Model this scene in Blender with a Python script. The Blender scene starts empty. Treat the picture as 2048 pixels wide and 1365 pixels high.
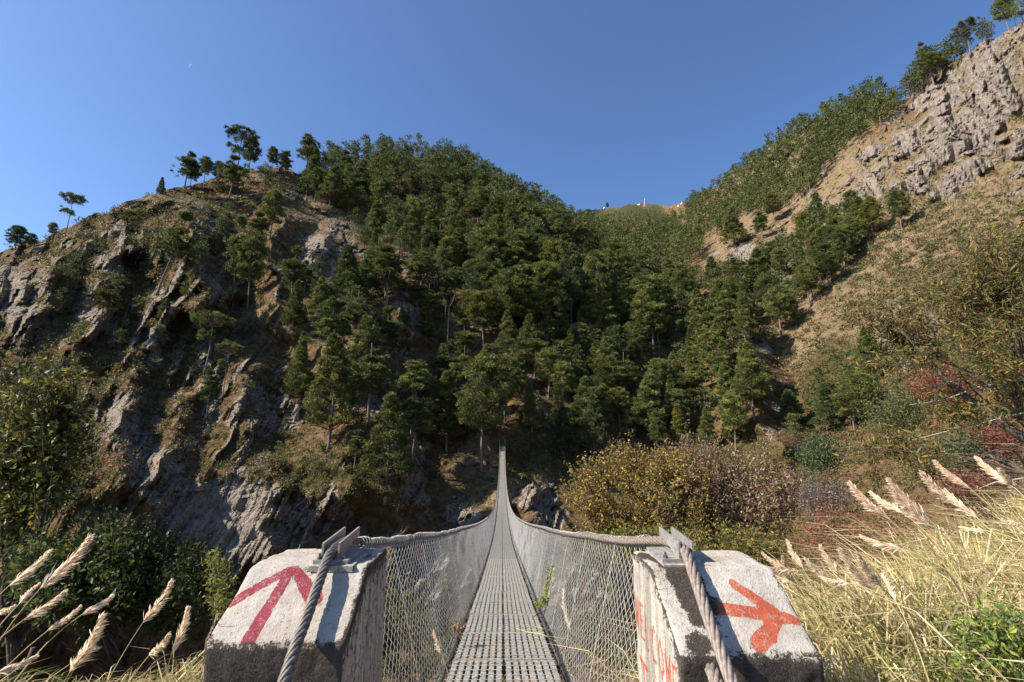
import bpy, math, random
import numpy as np
from mathutils import Vector, Matrix

random.seed(11)
RNG = np.random.default_rng(11)
R = math.radians
PI = math.pi

# ------------------------------------------------------------------ camera, sky, sun, exposure
scene = bpy.context.scene
COL = scene.collection
EYE = Vector((0.0, 0.0, 1.6))          # eye height above the path at the bridge head
F = 967.0                              # focal length in photo pixels (17 mm on 36 mm)
HOR, VPX = 875.0, 1004.5
PITCH = math.atan((HOR - 682.5) / F)
YAW = math.atan((1024 - VPX) / F * math.cos(PITCH))

cam_data = bpy.data.cameras.new('camera')
cam = bpy.data.objects.new('camera', cam_data)
COL.objects.link(cam)
cam.location = EYE
cam.rotation_euler = (PI / 2 + PITCH, 0, -YAW)
cam_data.sensor_width = 36.0
cam_data.lens = 36.0 * F / 2048.0
cam_data.clip_start = 0.05
cam_data.clip_end = 12000
scene.camera = cam

SUN_EL, SUN_BACK = R(40), R(12)          # sun from the left, a touch behind the camera
to_sun = Vector((-math.cos(SUN_EL) * math.cos(SUN_BACK), -math.cos(SUN_EL) * math.sin(SUN_BACK), math.sin(SUN_EL)))
world = bpy.data.worlds.new('World')
scene.world = world
world.use_nodes = True
wn = world.node_tree
bg = wn.nodes['Background']
sky = wn.nodes.new('ShaderNodeTexSky')
sky.sky_type = 'NISHITA'
sky.sun_disc = False
sky.sun_elevation = SUN_EL
sky.sun_rotation = math.atan2(to_sun.x, to_sun.y)
sky.altitude = 800
sky.air_density = 1.0
sky.dust_density = 1.7
sky.ozone_density = 8.0
wn.links.new(sky.outputs[0], bg.inputs[0])
bg.inputs[1].default_value = 0.105
sl = bpy.data.lights.new('sun', 'SUN')
sl.energy = 5.0
sl.angle = R(0.5)
sl.color = (1.0, 0.91, 0.79)
sun = bpy.data.objects.new('sun', sl)
COL.objects.link(sun)
sun.rotation_euler = (-to_sun).to_track_quat('-Z', 'Y').to_euler()
vs = scene.view_settings
vs.view_transform = 'Standard'
vs.look = 'None'
vs.exposure = 0.95
vs.gamma = 1.0
vs.use_curve_mapping = False
scene.cycles.max_bounces = 6
scene.cycles.transparent_max_bounces = 12

# ------------------------------------------------------------------ directions
cp, sp_, cy_, sy_ = math.cos(PITCH), math.sin(PITCH), math.cos(YAW), math.sin(YAW)
def ray(px, py):
    """direction through a photo pixel, (..., 3)"""
    px = np.asarray(px, float); py = np.asarray(py, float)
    x = (px - 1024) / F; u = (682.5 - py) / F
    fw = cp - u * sp_; z = sp_ + u * cp
    return np.stack([x * cy_ + fw * sy_, -x * sy_ + fw * cy_, z], -1)
def ang(px, py):
    d = ray(px, py)
    return np.arctan2(d[..., 0], d[..., 1]), np.arctan2(d[..., 2], np.hypot(d[..., 0], d[..., 1]))
def ang2pix(phi, e):
    c = np.cos(e)
    X = c * np.sin(phi); Y = c * np.cos(phi); Z = np.sin(e)
    x = X * cy_ - Y * sy_; fw = X * sy_ + Y * cy_
    dep = fw * cp + Z * sp_; up = -fw * sp_ + Z * cp
    dep = np.maximum(dep, 0.05)
    return 1024 + F * x / dep, 682.5 - F * up / dep
def at(px, py, dist):
    """point seen at a photo pixel at a given horizontal distance"""
    d = ray(px, py)
    d = d / np.hypot(d[0], d[1]) * dist
    return Vector((float(d[0]), float(d[1]), float(d[2]) + EYE.z))
def atY(px, py, Y):
    d = ray(px, py); d = d / d[1] * Y
    return Vector((float(d[0]), float(d[1]), float(d[2]) + EYE.z))

# ------------------------------------------------------------------ noise (numpy)
def _hash(ix, iy, iz, seed):
    h = (ix.astype(np.uint32) * np.uint32(374761393) + iy.astype(np.uint32) * np.uint32(668265263)
         + iz.astype(np.uint32) * np.uint32(2147483647) + np.uint32(seed) * np.uint32(1274126177))
    h = (h ^ (h >> np.uint32(13))) * np.uint32(1274126177)
    h ^= (h >> np.uint32(16))
    h *= np.uint32(2246822519)
    h ^= (h >> np.uint32(13))
    return (h & np.uint32(0xFFFFFF)).astype(np.float64) / 16777215.0 * 2 - 1
def vnoise(P, seed=0):
    P = np.asarray(P, float)
    I = np.floor(P).astype(np.int64); f = P - I
    f = f * f * f * (f * (f * 6 - 15) + 10)
    x, y, z = f[..., 0], f[..., 1], f[..., 2]
    ix, iy, iz = I[..., 0], I[..., 1], I[..., 2]
    def c(a, b, d): return _hash(ix + a, iy + b, iz + d, seed)
    x00 = c(0,0,0) * (1-x) + c(1,0,0) * x; x10 = c(0,1,0) * (1-x) + c(1,1,0) * x
    x01 = c(0,0,1) * (1-x) + c(1,0,1) * x; x11 = c(0,1,1) * (1-x) + c(1,1,1) * x
    return (x00 * (1-y) + x10 * y) * (1-z) + (x01 * (1-y) + x11 * y) * z
def fbm(P, octaves=4, seed=0, gain=0.5):
    P = np.asarray(P, float); s = 0; a = 1.0
    for o in range(octaves):
        s = s + a * vnoise(P * (2.03 ** o) + 17.3 * o, seed + o); a *= gain
    return s
def ss(x, a, b):
    t = np.clip((x - a) / (b - a), 0, 1)
    return t * t * (3 - 2 * t)

# ------------------------------------------------------------------ object helpers
def tag(o, label=None, cat=None, group=None, kind=None):
    if label: o['label'] = label
    if cat: o['category'] = cat
    if group: o['group'] = group
    if kind: o['kind'] = kind
    return o
def empty(name, loc, rz=0, **k):
    o = bpy.data.objects.new(name, None)
    COL.objects.link(o); o.location = loc; o.rotation_euler = (0, 0, rz)
    o.empty_display_size = 0.2
    return tag(o, **k)
def mesh_data(name, V, faces, mat, smooth=False, attrs=None):
    """faces: (n,3)/(n,4) array, or a list of such arrays"""
    if isinstance(faces, np.ndarray): faces = [faces]
    faces = [f for f in faces if len(f)]
    me = bpy.data.meshes.new(name)
    V = np.asarray(V, np.float32)
    me.vertices.add(len(V)); me.vertices.foreach_set('co', V.ravel())
    loops = np.concatenate([f.ravel() for f in faces]).astype(np.int32)
    tot = np.concatenate([np.full(len(f), f.shape[1]) for f in faces]).astype(np.int32)
    st = np.concatenate([[0], np.cumsum(tot)[:-1]]).astype(np.int32)
    me.loops.add(len(loops)); me.loops.foreach_set('vertex_index', loops)
    me.polygons.add(len(tot)); me.polygons.foreach_set('loop_start', st); me.polygons.foreach_set('loop_total', tot)
    me.polygons.foreach_set('use_smooth', np.full(len(tot), bool(smooth)))
    for k, a in (attrs or {}).items():
        a = np.asarray(a, np.float32)
        if a.ndim == 1:
            at_ = me.attributes.new(k, 'FLOAT', 'POINT'); at_.data.foreach_set('value', a)
        else:
            if a.shape[1] == 3: a = np.concatenate([a, np.ones((len(a), 1), np.float32)], 1)
            at_ = me.attributes.new(k, 'FLOAT_COLOR', 'POINT'); at_.data.foreach_set('color', a.ravel())
    me.update(calc_edges=True)
    for m in (mat if isinstance(mat, (list, tuple)) else [mat]):
        if m: me.materials.append(m)
    return me
def obj(name, me, parent=None, loc=(0, 0, 0), rot=(0, 0, 0), scale=(1, 1, 1), **k):
    o = bpy.data.objects.new(name, me)
    COL.objects.link(o)
    o.location = loc; o.rotation_euler = rot; o.scale = scale
    if parent: o.parent = parent
    return tag(o, **k)
def copy_thing(root, loc, rz=0.0, sc=1.0, **k):
    r = root.copy(); COL.objects.link(r)
    r.location = loc; r.rotation_euler = (0, 0, rz); r.scale = (sc, sc, sc) if not isinstance(sc, tuple) else sc
    for key in ('label', 'group'):
        if key in r: del r[key]
    for ch in root.children:
        c = ch.copy(); COL.objects.link(c); c.parent = r
    return tag(r, **k)

class MB:
    """collects shapes into one mesh"""
    def __init__(s): s.V = []; s.F3 = []; s.F4 = []; s.n = 0; s.A = []
    def add(s, V, F, a=None):
        V = np.asarray(V, float); F = np.asarray(F, np.int64)
        if len(F) == 0: return
        (s.F3 if F.shape[1] == 3 else s.F4).append(F + s.n)
        s.V.append(V); s.n += len(V)
        if a is not None:
            a = np.asarray(a, float)
            s.A.append(np.broadcast_to(a, (len(V), 3)) if a.ndim == 1 else a)
    def tube(s, pts, r, sides=6, cap=True, a=None):
        P = np.asarray(pts, float); n = len(P)
        r = np.broadcast_to(np.asarray(r, float), (n,))
        T = np.gradient(P, axis=0); T /= np.linalg.norm(T, axis=1, keepdims=True) + 1e-12
        ref = np.array([0, 0, 1.0]) if abs(T[0][2]) < .9 else np.array([1.0, 0, 0])
        U = np.cross(T, ref); U /= np.linalg.norm(U, axis=1, keepdims=True) + 1e-12
        W = np.cross(T, U)
        t = np.arange(sides) / sides * 2 * PI
        V = P[:, None] + r[:, None, None] * (U[:, None] * np.cos(t)[None, :, None] + W[:, None] * np.sin(t)[None, :, None])
        i = np.arange(n - 1)[:, None] * sides; j = np.arange(sides)[None]; k = (j + 1) % sides
        F = np.stack([i + j, i + k, i + k + sides, i + j + sides], -1).reshape(-1, 4)
        V = V.reshape(-1, 3)
        s.add(V, F, a)
        if cap and sides >= 4:
            b0 = s.n - len(V)
            for base, flip in ((0, 1), ((n - 1) * sides, 0)):
                ring = np.arange(sides) + base
                f = np.array([[ring[0], ring[q], ring[q + 1]] for q in range(1, sides - 1)])
                if flip: f = f[:, ::-1]
                s.F3.append(f + b0)
    def box(s, c, d, rot=None, a=None):
        c = np.asarray(c, float); d = np.asarray(d, float) / 2
        V = np.array([[x, y, z] for x in (-1, 1) for y in (-1, 1) for z in (-1, 1)], float) * d
        if rot is not None: V = V @ np.array(rot).T
        F = np.array([[0, 1, 3, 2], [4, 6, 7, 5], [0, 4, 5, 1], [2, 3, 7, 6], [0, 2, 6, 4], [1, 5, 7, 3]])
        s.add(V + c, F, a)
    def prism(s, poly, ax, lo, hi, a=None):
        """polygon in the two other axes extruded along axis ax"""
        n = len(poly); V = []
        for w in (lo, hi):
            for p in poly:
                q = list(p); q.insert(ax, w); V.append(q)
        F4 = [[i, (i + 1) % n, n + (i + 1) % n, n + i] for i in range(n)]
        F3 = [[0, i, i + 1] for i in range(1, n - 1)] + [[n, n + i + 1, n + i] for i in range(1, n - 1)]
        b = s.n
        s.add(V, F4, a); s.F3.append(np.array(F3) + b)
    def data(s, name, mat, smooth=False):
        F = []
        if s.F3: F.append(np.concatenate(s.F3))
        if s.F4: F.append(np.concatenate(s.F4))
        at_ = {'tint': np.concatenate(s.A)} if s.A and sum(map(len, s.A)) == s.n else None
        return mesh_data(name, np.concatenate(s.V), F, mat, smooth, at_)
def quads_batch(P, A, B):
    """quads centred at P spanned by A (half length) and B (half width) : diamond leaves, folded along the length"""
    n = len(P)
    V = np.stack([P - A, P + B, P + A, P - B], 1).reshape(-1, 3)
    i = np.arange(n)[:, None] * 4
    F = np.concatenate([i + np.array([[0, 1, 2]]), i + np.array([[0, 2, 3]])], 0)
    return V, F
def rnd_dir(n, zmin=-1, zmax=1):
    z = RNG.uniform(zmin, zmax, n); t = RNG.uniform(0, 2 * PI, n); r = np.sqrt(np.maximum(0, 1 - z * z))
    return np.stack([r * np.cos(t), r * np.sin(t), z], -1)
def leaves(P, L, Wd, col, colvar=.25, up=0.0, fold=.25, updir=(0, 0, 1), jit=1.0, fixdir=None):
    """(V,F,colour) for a cloud of diamond leaves"""
    n = len(P)
    d = rnd_dir(n) * jit
    if fixdir is not None: d = d + fixdir
    d = d + np.array([0, 0, up]); d /= np.linalg.norm(d, axis=1, keepdims=True) + 1e-9
    w = np.cross(d, rnd_dir(n)); w /= np.linalg.norm(w, axis=1, keepdims=True) + 1e-9
    nn = np.cross(d, w)
    l = L * RNG.uniform(.6, 1.3, n)[:, None]; ww = Wd * RNG.uniform(.6, 1.3, n)[:, None]
    A = d * l / 2; B = w * ww / 2
    V = np.stack([P - A, P + B + nn * ww * fold, P + A, P - B + nn * ww * fold], 1).reshape(-1, 3)
    i = np.arange(n)[:, None] * 4
    F = np.concatenate([i + np.array([[0, 1, 2]]), i + np.array([[0, 2, 3]])], 0)
    c = np.asarray(col, float)
    if c.ndim == 2 and len(c) != n: c = c[RNG.integers(0, len(c), n)]
    c = c * (1 + RNG.uniform(-colvar, colvar, (n, 1)))
    return V, F, np.repeat(np.broadcast_to(c, (n, 3)), 4, 0)

# ------------------------------------------------------------------ materials
def material(name, rough=.9, spec=.2):
    m = bpy.data.materials.new(name); m.use_nodes = True
    nt = m.node_tree; b = nt.nodes['Principled BSDF']
    b.inputs['Roughness'].default_value = rough
    b.inputs['Specular IOR Level'].default_value = spec
    return m, nt, b
class NB:
    def __init__(s, nt): s.nt = nt
    def n(s, t, **k):
        x = s.nt.nodes.new(t)
        for a, v in k.items(): setattr(x, a, v)
        return x
    def l(s, a, b): s.nt.links.new(a, b)
    def set(s, sock, v):
        if hasattr(v, 'is_output') or isinstance(v, bpy.types.NodeSocket): s.l(v, sock)
        else: sock.default_value = v
    def math(s, op, a, b=0.0, c=None, clamp=False):
        x = s.n('ShaderNodeMath', operation=op); x.use_clamp = clamp
        s.set(x.inputs[0], a); s.set(x.inputs[1], b)
        if c is not None: s.set(x.inputs[2], c)
        return x.outputs[0]
    def noise(s, vec, scale, detail=4, rough=.6, dist=0.0):
        x = s.n('ShaderNodeTexNoise'); s.l(vec, x.inputs['Vector'])
        x.inputs['Scale'].default_value = scale; x.inputs['Detail'].default_value = detail
        x.inputs['Roughness'].default_value = rough; x.inputs['Distortion'].default_value = dist
        return x.outputs['Fac']
    def vor(s, vec, scale, feature='F1', out='Distance'):
        x = s.n('ShaderNodeTexVoronoi', feature=feature); s.l(vec, x.inputs['Vector'])
        x.inputs['Scale'].default_value = scale
        return x.outputs[out]
    def ramp(s, v, stops):
        x = s.n('ShaderNodeValToRGB'); s.l(v, x.inputs[0])
        e = x.color_ramp.elements
        while len(e) < len(stops): e.new(.5)
        for k, (p, c) in enumerate(stops):
            e[k].position = p; e[k].color = (c if len(c) == 4 else (*c, 1)) if hasattr(c, '__len__') else (c, c, c, 1)
        return x.outputs[0]
    def mix(s, f, a, b, blend='MIX'):
        x = s.n('ShaderNodeMix', data_type='RGBA', blend_type=blend)
        s.set(x.inputs[0], f)
        for q, v in ((6, a), (7, b)):
            if isinstance(v, bpy.types.NodeSocket): s.l(v, x.inputs[q])
            else: x.inputs[q].default_value = (*v, 1) if len(v) == 3 else v
        return x.outputs[2]
    def smooth(s, v, lo, hi):
        x = s.n('ShaderNodeMapRange', interpolation_type='SMOOTHSTEP'); s.l(v, x.inputs[0])
        x.inputs[1].default_value = lo; x.inputs[2].default_value = hi
        return x.outputs[0]
    def coords(s, which='Object', scale=None, rot=None):
        c = s.n('ShaderNodeTexCoord').outputs[which]
        if scale or rot:
            m = s.n('ShaderNodeMapping'); s.l(c, m.inputs[0])
            if scale: m.inputs['Scale'].default_value = scale
            if rot: m.inputs['Rotation'].default_value = rot
            return m.outputs[0]
        return c
    def attr(s, name, out='Color'):
        x = s.n('ShaderNodeAttribute', attribute_name=name)
        return x.outputs[out]
    def bump(s, h, strength=.5, dist=.1, normal=None):
        x = s.n('ShaderNodeBump'); s.l(h, x.inputs['Height'])
        x.inputs['Strength'].default_value = strength; x.inputs['Distance'].default_value = dist
        if normal is not None: s.l(normal, x.inputs['Normal'])
        return x.outputs[0]

def leaf_material(name, trans=.35, rough=.55, spec=.3, vary=False):
    """leaf colour comes from the per-leaf tint; light also comes through thin leaves"""
    m, nt, b = material(name, rough, spec); g = NB(nt)
    t = g.attr('tint')
    info = g.n('ShaderNodeObjectInfo')
    v = g.ramp(info.outputs['Random'], [(0, (.62, .78, .80)), (.35, (.95, .98, .9)), (.7, (1.0, 1.08, .95)), (1, (1.0, .95, .70))])
    v = g.mix(1.0, v, g.ramp(g.math('FRACT', g.math('MULTIPLY', info.outputs['Random'], 17.3)), [(0, .72), (1, 1.0)]), 'MULTIPLY')
    col = g.mix(1.0, t, v, 'MULTIPLY') if vary else t
    hs = g.n('ShaderNodeHueSaturation'); hs.inputs['Value'].default_value = 1.18; g.l(col, hs.inputs['Color']); col = hs.outputs[0]
    g.l(col, b.inputs['Base Color'])
    tr = g.n('ShaderNodeBsdfTranslucent'); g.l(col, tr.inputs[0])
    mx = g.n('ShaderNodeMixShader'); mx.inputs[0].default_value = trans
    g.l(b.outputs[0], mx.inputs[1]); g.l(tr.outputs[0], mx.inputs[2])
    g.l(mx.outputs[0], nt.nodes['Material Output'].inputs[0])
    return m
M_LEAF = leaf_material('leaf')
M_NEEDLE = leaf_material('pine_needles', trans=.22, rough=.6, spec=.25, vary=True)
M_FARNEEDLE = leaf_material('distant_pine_needles', trans=.22, rough=.7, spec=.1)
M_GRASS = leaf_material('grass_blades', trans=.35, rough=.6, spec=.25)
M_PLUME = leaf_material('plume_hairs', trans=.45, rough=.8, spec=.1)

def bark_material(name, c1, c2, scale=8):
    m, nt, b = material(name, .95, .1); g = NB(nt)
    c = g.coords('Object', (scale, scale, scale * .25))
    n = g.noise(c, 1.0, 5, .7)
    g.l(g.ramp(n, [(.3, c1), (.7, c2)]), b.inputs['Base Color'])
    g.l(g.bump(n, .6, .05), b.inputs['Normal'])
    return m
M_BARK = bark_material('pine_bark', (.10, .075, .06), (.30, .24, .20), 3)
M_TWIG = bark_material('twig_bark', (.06, .045, .035), (.17, .14, .11), 25)
M_PALETWIG = bark_material('pale_twig_bark', (.20, .17, .14), (.44, .40, .35), 25)

# ------------------------------------------------------------------ mountain: range survey from the bridge head
K = 1.44
CTRL = [  # photo pixel, horizontal range in metres (near hill values scaled by K)
 (1005,885,72.5*K),(1005,940,70*K),(1005,1000,64*K),(1005,1100,57*K),(900,1100,57*K),(1150,1100,57*K),
 (450,1100,56*K),(400,950,63*K),(250,1000,60*K),(100,1000,60*K),(0,1000,60*K),(0,1300,48*K),(450,1300,48*K),(1005,1300,47*K),(1600,1300,44*K),(2048,1300,40*K),
 (0,750,84*K),(0,600,108*K),(0,508,128*K),(200,700,90*K),(200,500,122*K),(200,425,138*K),(400,365,165*K),(400,600,112*K),(400,750,90*K),
 (480,850,79*K),(600,900,73*K),(600,700,95*K),(600,600,110*K),(600,450,145*K),(610,350,180*K),(700,330,195*K),(800,312,210*K),(900,318,225*K),(1000,362,255*K),(1100,412,300*K),
 (750,900,74*K),(750,750,90*K),(750,600,114*K),(750,450,152*K),(900,900,74*K),(900,750,90*K),(900,600,114*K),(900,450,160*K),
 (1050,850,79*K),(1050,700,98*K),(1050,550,128*K),(1050,450,185*K),(1150,470,240*K),(1150,550,155*K),(1150,700,105*K),(1150,850,83*K),(1150,1000,68*K),
 (1300,850,92*K),(1300,700,120*K),(1300,600,170*K),(1300,500,270*K),(1240,440,560*K),(1160,432,480*K),
 (1200,418,1150*K),(1290,408,1300*K),(1340,414,1150*K),(1300,450,560*K),(1370,408,620*K),(1420,385,430*K),(1480,350,360*K),(1540,300,320*K),(1620,240,285*K),
 (1760,185,250*K),(1850,160,235*K),(1945,100,215*K),(2048,35,200*K),
 (1400,500,225*K),(1400,600,165*K),(1400,700,125*K),(1450,850,94*K),(1550,600,145*K),(1550,480,190*K),(1550,400,245*K),(1600,850,95*K),(1600,730,112*K),
 (1700,600,120*K),(1700,450,165*K),(1700,300,215*K),(1850,300,180*K),(1850,450,140*K),(1850,600,105*K),(1850,800,80*K),
 (2048,300,155*K),(2048,450,120*K),(2048,600,92*K),(2048,800,68*K),(1700,900,80*K),(1700,1000,68*K),(2048,950,56*K),(1500,1000,70*K),(1900,1000,58*K)]
_c = np.array(CTRL)
_ph, _el = ang(_c[:, 0], _c[:, 1])
_lr = np.log(_c[:, 2])
# hand the survey on past the frame
ext = [(-1.3, -.6, 45*K), (-1.3, 0, 75*K), (-1.3, .14, 110*K), (1.3, -.6, 35*K), (1.3, 0, 55*K), (1.3, .5, 130*K), (0, -.62, 42*K), (1.0, -.2, 45*K), (-.9, -.5, 46*K)]
_e = np.array(ext)
_ph = np.concatenate([_ph, _e[:, 0]]); _el = np.concatenate([_el, _e[:, 1]]); _lr = np.concatenate([_lr, np.log(_e[:, 2])])
def _tps(r2): return np.where(r2 > 1e-12, .5 * r2 * np.log(r2 + 1e-12), 0)
_n = len(_ph)
_X = np.stack([_ph, _el * 1.3], 1)
_Kmat = _tps(((_X[:, None] - _X[None]) ** 2).sum(-1)) + np.eye(_n) * 3e-4
_Pm = np.concatenate([np.ones((_n, 1)), _X], 1)
_A = np.block([[_Kmat, _Pm], [_Pm.T, np.zeros((3, 3))]])
_sol = np.linalg.solve(_A, np.concatenate([_lr, np.zeros(3)]))
def base_logr(phi, e):
    phi = np.asarray(phi, float); sh = phi.shape
    X = np.stack([phi.ravel(), np.asarray(e, float).ravel() * 1.3], 1)
    out = np.empty(len(X))
    for i in range(0, len(X), 40000):
        x = X[i:i + 40000]
        out[i:i + 40000] = _tps(((x[:, None] - _X[None]) ** 2).sum(-1)) @ _sol[:_n] + _sol[_n] + x @ _sol[_n + 1:]
    return out.reshape(sh)

SKY = [(0,505),(30,492),(60,486),(100,474),(150,446),(200,426),(260,404),(330,383),(400,364),(450,350),(480,343),(560,336),(610,345),(660,335),(700,325),(760,308),(830,312),(900,318),(960,338),(1030,378),(1090,408),(1130,424),(1150,424),(1175,423),(1200,417),(1240,413),(1290,409),(1310,409),(1345,414),(1365,408),(1400,392),(1440,368),(1460,345),(1500,325),(1540,297),(1580,270),(1620,240),(1660,222),(1700,206),(1760,188),(1800,200),(1850,165),(1880,140),(1900,122),(1945,102),(2000,68),(2048,36)]
_s = np.array(SKY, float)
_sp, _se = ang(_s[:, 0], _s[:, 1])
_sp = np.concatenate([[-1.5, -1.15], _sp, [1.1, 1.5]]); _se = np.concatenate([[.10, .13], _se, [_se[-1] + .06, _se[-1] - .1]])
def sky_e(phi): return np.interp(phi, _sp, _se)

# ridges: crest polyline (px), width of the gentle left flank, width of the steep right flank, height in metres
RIDGES = [
 ([(340,400),(372,440),(385,520),(400,620)], 130, 85, 20),
 ([(560,380),(552,430),(548,500),(548,600),(560,640)], 100, 70, 14),
 ([(640,440),(634,490),(630,540),(640,620)], 60, 110, 9),
 ([(800,500),(800,580),(810,650)], 90, 75, 12),
 ([(730,600),(700,700),(690,800),(700,900),(690,1000)], 150, 170, 17),
 ([(610,610),(632,680),(650,740)], 110, 60, 7),
 ([(497,730),(492,790),(480,860)], 90, 75, 10),
 ([(548,930),(545,1000),(532,1110)], 120, 35, 6),
 ([(1020,700),(1040,760),(1030,840),(1050,880)], 120, 60, 5),
 ([(1500,660),(1500,740),(1520,820),(1560,900)], 120, 65, 12),
 ([(1190,480),(1240,560),(1260,640)], 120, 70, 8),
 ([(1370,540),(1420,600),(1450,680)], 90, 70, 8),
 ([(1640,400),(1620,450)], 70, 25, 5),
 ([(1340,560),(1350,600)], 80, 40, 8),
 ([(250,440),(240,500),(205,620),(160,700)], 60, 30, 8),
 ([(150,480),(110,560),(60,640)], 60, 45, 8),
 ([(330,600),(290,700),(250,800),(235,960)], 55, 35, 7),
 ([(420,690),(400,760),(330,900),(290,1000)], 50, 40, 6),
 ([(1000,960),(985,1040),(980,1100)], 90, 30, 5),
 ([(1065,950),(1075,1000),(1070,1100)], 35, 30, 5),
 ([(790,900),(800,1000),(790,1100)], 60, 70, 8),
 ([(1850,210),(1870,250),(1900,300)], 40, 25, 3),
 ([(1950,350),(1990,420)], 60, 40, 3),
]
def ridge_shift(px, py):
    out = np.zeros_like(px); flank = np.zeros_like(px)
    for pts, wl, wr, h in RIDGES:
        p = np.array(pts, float); o = np.argsort(p[:, 1]); p = p[o]
        xl = np.interp(py, p[:, 1], p[:, 0])
        wob = 12 * np.sin(py * .045 + p[0, 0]) + 7 * np.sin(py * .11 + 1.7 * p[0, 0])
        d = px - xl - wob
        prof = np.where(d < 0, np.clip(1 + d / wl, 0, 1) ** 1.3, np.clip(1 - d / wr, 0, 1) ** 1.0)
        y0, y1 = p[0, 1], p[-1, 1]
        fade = ss(py, y0 - 70, y0 + 45) * (1 - ss(py, y1 - 20, y1 + 60))
        out += h * prof * fade
        flank = np.maximum(flank, fade * ss(d, -14, 6) * (1 - ss(d, wr * .8, wr)) * min(1, h / 9))
    return out, flank
def blob(px, py, L):
    _q = np.stack([px / 55, py / 55, px * 0], -1)
    px = px + 34 * fbm(_q, 4, 91, .6); py = py + 34 * fbm(_q + 40, 4, 95, .6)
    s = np.zeros_like(px)
    for cx, cyy, rx, ry, w in L:
        s = np.maximum(s, w * np.exp(-(((px - cx) / rx) ** 2 + ((py - cyy) / ry) ** 2) ** 1.3))
    return s
ROCK = [(2230,230,170,200,.95),(2420,420,160,200,.7),(-150,700,100,120,.8),(850,1150,80,60,.9),(1150,1180,90,60,.8),(20,600,80,100,.8),(225,540,35,90,.85),(210,620,50,90,.9),(330,560,40,80,.6),(310,700,45,90,.75),(420,790,50,95,1.0),(270,880,55,120,.85),(345,960,60,110,.9),(455,1045,115,100,1.5),
 (620,1040,60,60,.75),(700,1030,45,50,.8),(550,820,50,70,.85),(615,520,30,80,.8),(680,560,60,60,.45),(930,1010,55,45,1.0),(1045,1000,30,60,.9),(1095,1020,28,50,1.0),(780,540,25,25,.6),
 (1950,260,190,150,1.0),(1800,340,110,70,.95),(1990,120,90,70,.8),(1760,300,60,40,.9),(1690,360,40,30,.8),(1655,410,55,35,1.05),(1500,525,75,28,.95),(1430,545,50,22,.8),(1720,370,90,50,.8),
 (1830,640,70,40,1.1),(1775,690,60,30,1.0),(1740,560,60,30,.4),(1570,900,16,70,.7),(1960,840,90,50,.4),(100,560,80,60,.6),(480,400,80,25,.35)]
TAN = [(1700,450,330,260,.72),(1560,480,120,60,1.0),(1950,420,160,90,1.0),(2000,200,200,200,.8),(1500,300,120,70,.8),(300,400,180,36,.75),(520,350,90,20,.6),(500,655,110,48,.85),(90,640,90,70,.8),
 (660,440,80,60,.6),(950,680,35,30,.7),(1180,690,80,25,.6),(965,900,45,50,.9),(1000,940,70,40,.7),(130,560,100,60,.7),(1250,418,140,12,.5),(740,460,60,50,.5),(1310,590,60,20,.5),(1600,680,70,60,.7),(1100,820,60,50,.4),(1020,960,90,50,.6),(600,960,160,40,.4),(750,730,60,30,.4),(920,300,60,30,.5),(330,800,90,60,.4)]
GREEN = [(2250,650,200,160,.8),(1880,560,200,60,.55),(2600,700,300,300,.6),(-200,500,150,150,.5),(900,1220,260,110,1.0),(1200,1220,260,110,1.0),(1700,750,150,140,.62),(1950,700,150,160,.7),(640,950,150,60,.7),(250,560,90,90,.5),(1100,900,120,80,.8),(1450,950,200,100,.8),(1250,445,140,40,.95),(100,850,150,150,.6)]
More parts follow.
